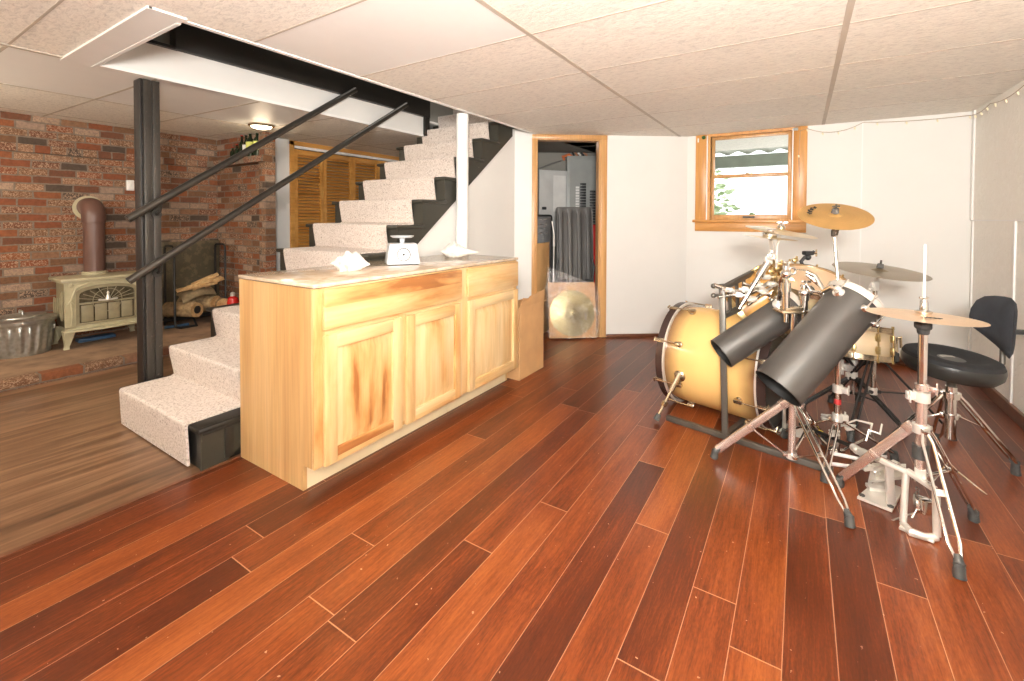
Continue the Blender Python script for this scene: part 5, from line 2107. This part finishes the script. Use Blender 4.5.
b.build('tilter', CHROME_W, ss)

# ---- hi-hat stand with a large cymbal, pull rod and pedal
HP = V((.400, 2.310, 0))
hh = thing('hi_hat_stand', 'chrome hi-hat stand with a pedal in front, carrying the rosy cymbal', 'stand', HP)
HZ = .822
b = MB().cyl(V((HP.x, HP.y, .17)), V((HP.x, HP.y, .50)), .0175, seg=22)
b.build('base_tube', ROSE, hh)
b = MB().cyl(V((HP.x, HP.y, .48)), V((HP.x, HP.y, HZ - .075)), .0145, seg=20)
b.build('upper_tube', CHROME, hh)
b = MB().cyl(V((HP.x, HP.y, HZ - .06)), V((HP.x, HP.y, 1.085)), .0042, seg=10)
b.build('pull_rod', WHITE_TRIM, hh)
b = MB().lathe([(.0155, -.070), (.0185, -.066), (.020, -.052), (.024, -.048), (.0265, -.042), (.0265, -.028), (.021, -.021), (.015, -.018)], (HP.x, HP.y, HZ - .012), (0, 0, 1), 18, lambda a, i: 1 + (.04 * math.cos(a * 9) if 3 <= i <= 5 else 0))
b.build('seat_cup', RUBBER, hh)
b = MB().lathe([(.024, .002), (.026, .006), (.026, .012), (.014, .016), (.012, .05), (.009, .056)], (HP.x, HP.y, HZ - .004), (0, 0, 1), 18)
b.build('clutch', CHROME, hh)
b = MB()
wing(b, V((HP.x, HP.y, HZ + .045)), V((0, 0, 1)), CAM_R, .012)
b.build('wing_nut', CHROME, hh)
collar(hh, HP, .50, .026, CHROME_W, h=.02, bolt=(-1, -.3, 0))
collar(hh, HP, .535, .022, ROSE, h=.012, bolt=(1, -.5, 0))
collar(hh, HP, .375, .027, CHROME_W, h=.016)
collar(hh, HP, .285, .026, RUBBER, h=.026)
collar(hh, HP, .185, .026, ROSE, h=.014)
leg2(hh, HP, .375, V((.160, 2.452, 0)), .19, 'flat', ROSE)
leg2(hh, HP, .375, V((.455, 2.035, 0)), .19, 'double', CHROME, .016, .0055, .06)
leg2(hh, HP, .375, V((.585, 2.455, 0)), .19, 'double', CHROME, .012, .005)
hn = V((.025, .03, 1)).normalized()
hc = cymbal('hi_hat_cymbal', 'rosy bronze cymbal on the hi-hat stand in front of the black stool', V((HP.x, HP.y, HZ)), hn, .178, CYM_ROSE, .20, .075)
q = hc.rotation_quaternion.inverted() @ (-CAM_F + CAM_R * -.5)
cym_mark(hc, .085, math.atan2(q.y, q.x), 9, -.0045, .011, arc=.07)
# pedal casting: front loop frame, side arms, foot plate, chain wheel
b = MB()
fA, fB = at(903, 522, 1.74), at(937, 534, 1.665)
fA.z = fB.z = .012
tA, tB = at(906, 470, 1.76), at(936, 490, 1.68)
mid = (fA + fB) / 2 + V((-.01, -.028, 0))
b.tube([tA + V((0, 0, -.004)), V((fA.x, fA.y, .02))], .0115, 12)
b.tube([tB, V((fB.x, fB.y, .02))], .0125, 12)
b.bar(tA, tB, .026, .018, bevel=.004)
b.tube([V((fA.x, fA.y, .014)), V((mid.x - .018, mid.y, .012)), V((mid.x + .02, mid.y - .004, .012)), V((fB.x, fB.y, .014))], .013, 10)
b.obox(V((mid.x, mid.y + .012, .008)), ((fB - fA).normalized(), V((0, 0, 1)).cross((fB - fA).normalized()), (0, 0, 1)), (.05, .016, .006), .003)
b.bar(tA.lerp(tB, .5), V((HP.x, HP.y, tA.z + .01)), .034, .02, bevel=.004)
b.bar(at(880, 460, 1.82), tA.lerp(tB, .2), .022, .016, bevel=.003)
fo = b.build('pedal_frame', CHROME_W, hh)
b = MB()
pc = V((HP.x + .004, HP.y - .012, .085))
b.cyl(pc - V((.02, 0, 0)), pc + V((.02, 0, 0)), .032, seg=20)
b.obox(pc + V((.01, -.02, .008)), (CAM_R, CAM_F, CAM_U), (.022, .016, .026), .004)
b.build('chain_wheel', CHROME, hh)
b = MB()
for k in range(6):
    b.torus(V((HP.x - .012, HP.y - .03, .15 - .017 * k)), CAM_F if k % 2 else CAM_R, .007, .0022, 10, 6)
b.build('chain', DARK_STEEL, hh)
b = MB()
b.tube([V((HP.x, HP.y, .05)), at(873, 527, 1.80)], .004, 8)
b.tube([at(912, 518, 1.72), at(922, 500, 1.74)], .0035, 8)
b.tube([at(928, 488, 1.75), at(948, 462, 1.80), at(958, 472, 1.82), at(987, 495, 1.72)], .003, 6)
b.build('radius_rod', CHROME, hh)

# ---- double bass pedal: left plate beside the hi-hat, shaft to the pedal on the drum
dp = thing('double_bass_pedal', 'double bass drum pedal with a linking shaft from the bass drum to the hi-hat stand', 'pedal', (.3, 2.45, 0))
q = [at(857, 499, 1.91), at(892, 515, 1.82), at(904, 489, 1.97), at(878, 481, 2.04)]
for p in q:
    p.z = .004
b = MB().prism(q, (0, 0, .010))
b.build('base_plate', CHROME_W, dp)
b = MB()
for p in (q[0].lerp(q[2], .10), q[1].lerp(q[3], .10)):
    b.cyl(V((p.x, p.y, .013)), V((p.x, p.y, .018)), .011, seg=14)
b.build('rubber_dot', RUBBER, dp)
pm = q[1].lerp(q[0], .12).lerp(q[2], .18)
pt_ = at(889, 463, 1.86)
b = MB().bar(V((pm.x, pm.y, .012)), pt_, .032, .012, CAM_F, .002)
b.bar(at(876, 470, 1.98), pt_, .020, .012, bevel=.002)
b.bar(at(876, 470, 1.98), V((q[3].x, q[3].y, .02)), .026, .010, CAM_F, .002)
b.build('tower', CHROME_W, dp)
b = MB()
b.obox(V(((q[0].x + q[3].x) / 2 + .03, (q[0].y + q[3].y) / 2, .022)), ((.9, .3, 0), (-.3, .9, 0), (0, 0, 1)), (.035, .02, .008), .003)
fp = [at(868, 483, 2.0), at(905, 479, 1.98), at(906, 466, 2.08), at(872, 465, 2.10)]
b.prism(fp, (0, 0, .010))
b.build('footboard', CHROME_W, dp)
sh0, sh1 = at(800, 424, 2.42), at(853, 447, 2.10)
sh2 = at(905, 470, 1.90)
b = MB().tube([sh0, sh1], .009, 10)
b.tube([at(866, 456, 2.03), sh2], .010, 10)
b.build('shaft', STEEL_DARK, dp)
b = MB().tube([at(892, 464, 1.93), at(898, 467, 1.91)], .020, 12)
b.build('coupling', CHROME_W, dp)
b = MB().tube([sh1, at(861, 452, 2.05)], .017, 12)
b.tube([at(862, 452.5, 2.045), at(870, 457, 2.0)], .020, 12)
b.ball(at(857, 450, 2.07), .019)
b.build('coupling', CHROME_W, dp)
b = MB().tube([at(819, 431.8, 2.30), at(822, 433.2, 2.285)], .011, 10)
b.build('yellow_mark', plain('yellow_tape', (.70, .55, .05), .5), dp)
b = MB()
pb_ = at(776, 425, 2.58)
pb_.z = .006
b.obox(pb_, (bd_d, (-bd_d.y, bd_d.x, 0), (0, 0, 1)), (.15, .06, .006), .003)
b.bar(at(784, 428, 2.52), at(784, 401, 2.52), .018, .010, CAM_F, .002)
b.bar(at(768, 424, 2.62), at(768, 398, 2.62), .018, .010, CAM_F, .002)
b.bar(at(768, 400, 2.62), at(784, 403, 2.52), .016, .012, bevel=.002)
b.build('main_pedal', CHROME_W, dp)
b = MB()
b.tube([at(776, 402, 2.57), at(764, 384, 2.60)], .005, 8)
b.tube([at(764, 388, 2.60), at(761, 376, 2.61)], .018, 10)
b.build('beater', FELT, dp)
for k, (x, y, dd_) in enumerate(((826, 418, 2.35), (842, 424, 2.25), (834, 434, 2.2), (850, 428, 2.25), (880, 459, 1.98), (868, 468, 2.0))):
    b = MB()
    p = at(x, y, dd_)
    b.obox(p, (V((1, .5, .2)).normalized(), V((-.5, 1, 0)).normalized(), V((-.2, 0, 1)).normalized()), (.022, .010, .009), .003)
    wing(b, p + V((0, -.01, .008)), V((0, -.4, 1)), V((1, .3, 0)), .016)
    b.build('cam', CHROME_W, dp)
b = MB()
b.tube([at(842, 425, 2.22), at(856, 420, 2.22), at(872, 424, 2.2), at(870, 434, 2.15)], .004, 8)
b.build('hooked_rod', CHROME_W, dp)
b = MB()
b.tube([at(866, 441, 2.08), at(869, 430, 2.09), at(880, 434, 2.06), at(882, 424, 2.08)], .004, 8)
b.build('hooked_rod', CHROME_W, dp)
b = MB()
b.tube([at(831, 453, 2.16), at(869, 461, 2.02)], .0085, 10)
b.build('link_tube', WHITE_TRIM, dp)
b = MB()
b.tube([at(832, 464, 2.14), at(863, 468, 2.03)], .0085, 10)
b.build('link_tube', WHITE_TRIM, dp)

# ---- drummer's stool
TP = V((.602, 2.885, 0))
dt = thing('drum_stool', 'round black drum stool with a backrest behind the rosy cymbal', 'stool', TP)
tilt = V((.075, -.035, 1)).normalized()
SCN = at(951, 361, 2.11)
b = MB().lathe([(.001, -.056), (.12, -.064), (.158, -.057), (.177, -.034), (.181, -.006), (.176, .013)], SCN, tilt, 56, None, True)
b.build('seat_side', VINYL, dt)
b = MB().lathe([(.177, .011), (.170, .026), (.148, .035), (.122, .031), (.095, .018), (.05, .013), (.001, .012)], SCN, tilt, 56, None, False)
st_ = b.build('seat_top', VELOUR, dt)
mk = MB()
ux = (CAM_R - tilt * CAM_R.dot(tilt)).normalized()
uy = tilt.cross(ux)
for k in range(11):
    a = math.radians(62 + k * 5.6)
    e = ux * math.cos(a) + uy * math.sin(a)
    mk.obox(SCN + e * .058 - uy * .03 + tilt * .0150, (ux, uy, tilt), (.0035, .008, .001))
mk.build('stitched_mark', plain('grey_stitching', (.42, .40, .36), .8), st_)
b = MB().cyl(V((TP.x, TP.y, .155)), V((TP.x, TP.y, .40)), .0215, seg=22)
b.build('base_tube', CHROME, dt)
b = MB().cyl(V((TP.x, TP.y, .38)), V((TP.x, TP.y, SCN.z - .05)), .017, seg=18)
b.cyl(V((TP.x, TP.y, SCN.z - .078)), V((TP.x, TP.y, SCN.z - .055)), .055, .085, seg=24)
b.build('upper_tube', DARK_STEEL, dt)
collar(dt, TP, .36, .032, CHROME, h=.014)
collar(dt, TP, .262, .030, CHROME, h=.010)
for f in ((.852, 3.008), (.360, 2.91), (.60, 3.13)):
    leg2(dt, TP, .36, V((f[0], f[1], 0)), .262, 'double', CHROME, .017, .008, .07)
f = MB().lathe([(.022, -.03), (.026, -.022), (.026, .012), (.02, .02)], SCN + CAM_R * .09 - V((0, 0, .075)) + CAM_F * .05, (0, 0, 1), 16, lambda a, i: 1 + .05 * math.cos(8 * a))
f.build('adjust_knob', RUBBER, dt)
# backrest: upholstered pad, wider at the top, curved round the sitter
BK = at(1000, 325, 2.22)
bnorm = V((-.93, -.42, .05)).normalized()   # facing the seat
bu = bnorm.cross(V((0, 0, 1))).normalized()
bv = V((0, 0, 1))
bv = (bv - bnorm * bv.dot(bnorm)).normalized()
rx = (BK - CAM_P)
if bu.dot(CAM_R) - bu.dot(CAM_F) * rx.dot(CAM_R) / rx.dot(CAM_F) < 0:
    bu = -bu
outl = [(.76, 0), (.93, .05), (1, .16), (1, .5), (1, .80), (.95, .90), (.82, .965), (.5, 1), (.1, 1.0), (-.3, .985), (-.62, .95), (-.84, .86), (-.97, .70), (-1, .56), (-.98, .45), (-.90, .37), (-.55, .255), (-.1, .135), (.35, .04)]
HW, HH_ = .120, .285
front, back = [], []
for k in range(7):
    t = (0.02, .3, .55, .75, .89, .97, 1.0)[k]
    rf, rb = [], []
    for (s_, v) in outl:
        ss, vv = .1 + (s_ - .1) * t, .52 + (v - .52) * t
        x, z = ss * HW, (vv - .5) * HH_
        cv = .045 * (ss) ** 2
        rf.append(BK + bu * x + bv * z + bnorm * (cv + .036 * (1 - t ** 3)))
        rb.append(BK + bu * x + bv * z + bnorm * (cv - .022 * (1 - t ** 8)))
    front.append(rf)
    back.append(rb)
b = MB().loft(front + list(reversed(back))[1:], True, True)
b.build('backrest', VELOUR_BLUE, dt, 55)
b = MB()
k0 = BK - bv * .11 - bnorm * .02
b.tube([k0 + bv * .08, k0, k0 - V((0, 0, .075)), k0 - V((0, 0, .105)) + bnorm * .03, SCN + (k0 - SCN).normalized() * .16 - V((0, 0, .062))], .011, 10)
b.build('backrest_bar', DARK_STEEL, dt)
b = MB().bar(BK - bnorm * .025 - V((0, 0, .03)), BK - bnorm * .035 + CAM_R * .16 - CAM_F * .03 - V((0, 0, .03)), .03, .022, bevel=.006)
b.build('backrest_lever', PLASTIC_BLACK, dt)
# ------------------------------------------------------------------ light
w = bpy.data.worlds.new('sky')
SC.world = w
w.use_nodes = True
nt = w.node_tree
bg = nt.nodes['Background']
sky = nt.nodes.new('ShaderNodeTexSky')
sky.sky_type = 'HOSEK_WILKIE'
sky.turbidity = 6
sky.sun_direction = V((.3, -.5, .8)).normalized()
mx = nt.nodes.new('ShaderNodeMix')
mx.data_type = 'RGBA'
mx.inputs[0].default_value = .75
nt.links.new(sky.outputs[0], mx.inputs[6])
mx.inputs[7].default_value = (1, 1, 1, 1)
nt.links.new(mx.outputs[2], bg.inputs[0])
bg.inputs[1].default_value = 2.2


def area(name, loc, target, sx, sy, power, color=(1, 1, 1), spread=180):
    l = bpy.data.lights.new(name, 'AREA')
    l.shape = 'RECTANGLE'
    l.size, l.size_y = sx, sy
    l.energy = power
    l.color = color
    l.spread = math.radians(spread)
    o = bpy.data.objects.new(name, l)
    o.location = loc
    o.rotation_euler = (V(target) - V(loc)).to_track_quat('-Z', 'Y').to_euler()
    COL.objects.link(o)
    return o


# unseen fill lights added behind the photographer, flash bounced off the ceiling
area('flash_bounce', (.25, -.35, 1.45), (.0, .35, 2.2), .35, .35, 140, (1, .97, .93))
area('overhead_fill', (-.5, -.9, 1.96), (-.05, 1.2, .5), 1.1, .6, 30, (1, .96, .90))  # added overhead fill pair, no ceiling fixture behind it
area('overhead_fill', (-1.0, -1.2, 1.96), (-1.7, 1.2, .5), 1.1, .6, 12, (1, .96, .90))
area('hearth_room_fill', (-4.0, -1.0, 1.95), (-4.9, 1.3, .8), 1.0, .6, 32, (1, .90, .74))  # fill added out of view to brighten brick and stove
area('hearth_room_up_fill', (-4.3, -.7, 1.2), (-4.4, -.2, 2.2), .4, .4, 13, (1, .88, .70))  # upward fill added to lift the hearth room ceiling
pl = bpy.data.lights.new('lamp_bulb', 'POINT')
pl.energy = 1.5
pl.color = (1, .80, .55)
pl.shadow_soft_size = .08
po_ = bpy.data.objects.new('lamp_bulb', pl)
po_.location = (lx, ly, lz - .12)
COL.objects.link(po_)
area('stairwell_light', (-2.7, 3.2, 4.2), (-2.7, 3.2, 0), .8, 1.6, 14, (1, .97, .93))
cl_ = bpy.data.lights.new('closet_bulb', 'POINT')
cl_.energy = 2
cl_.shadow_soft_size = .1
co_ = bpy.data.objects.new('closet_bulb', cl_)
q_ = slp(-.3, -.5, 2.05)
co_.location = q_
COL.objects.link(co_)

vs = SC.view_settings
vs.view_transform = 'Standard'
vs.look = 'None'
vs.gamma = 1
vs.use_curve_mapping = False
vs.exposure = 0.70
SC.cycles.max_bounces = 8
SC.cycles.use_denoising = True
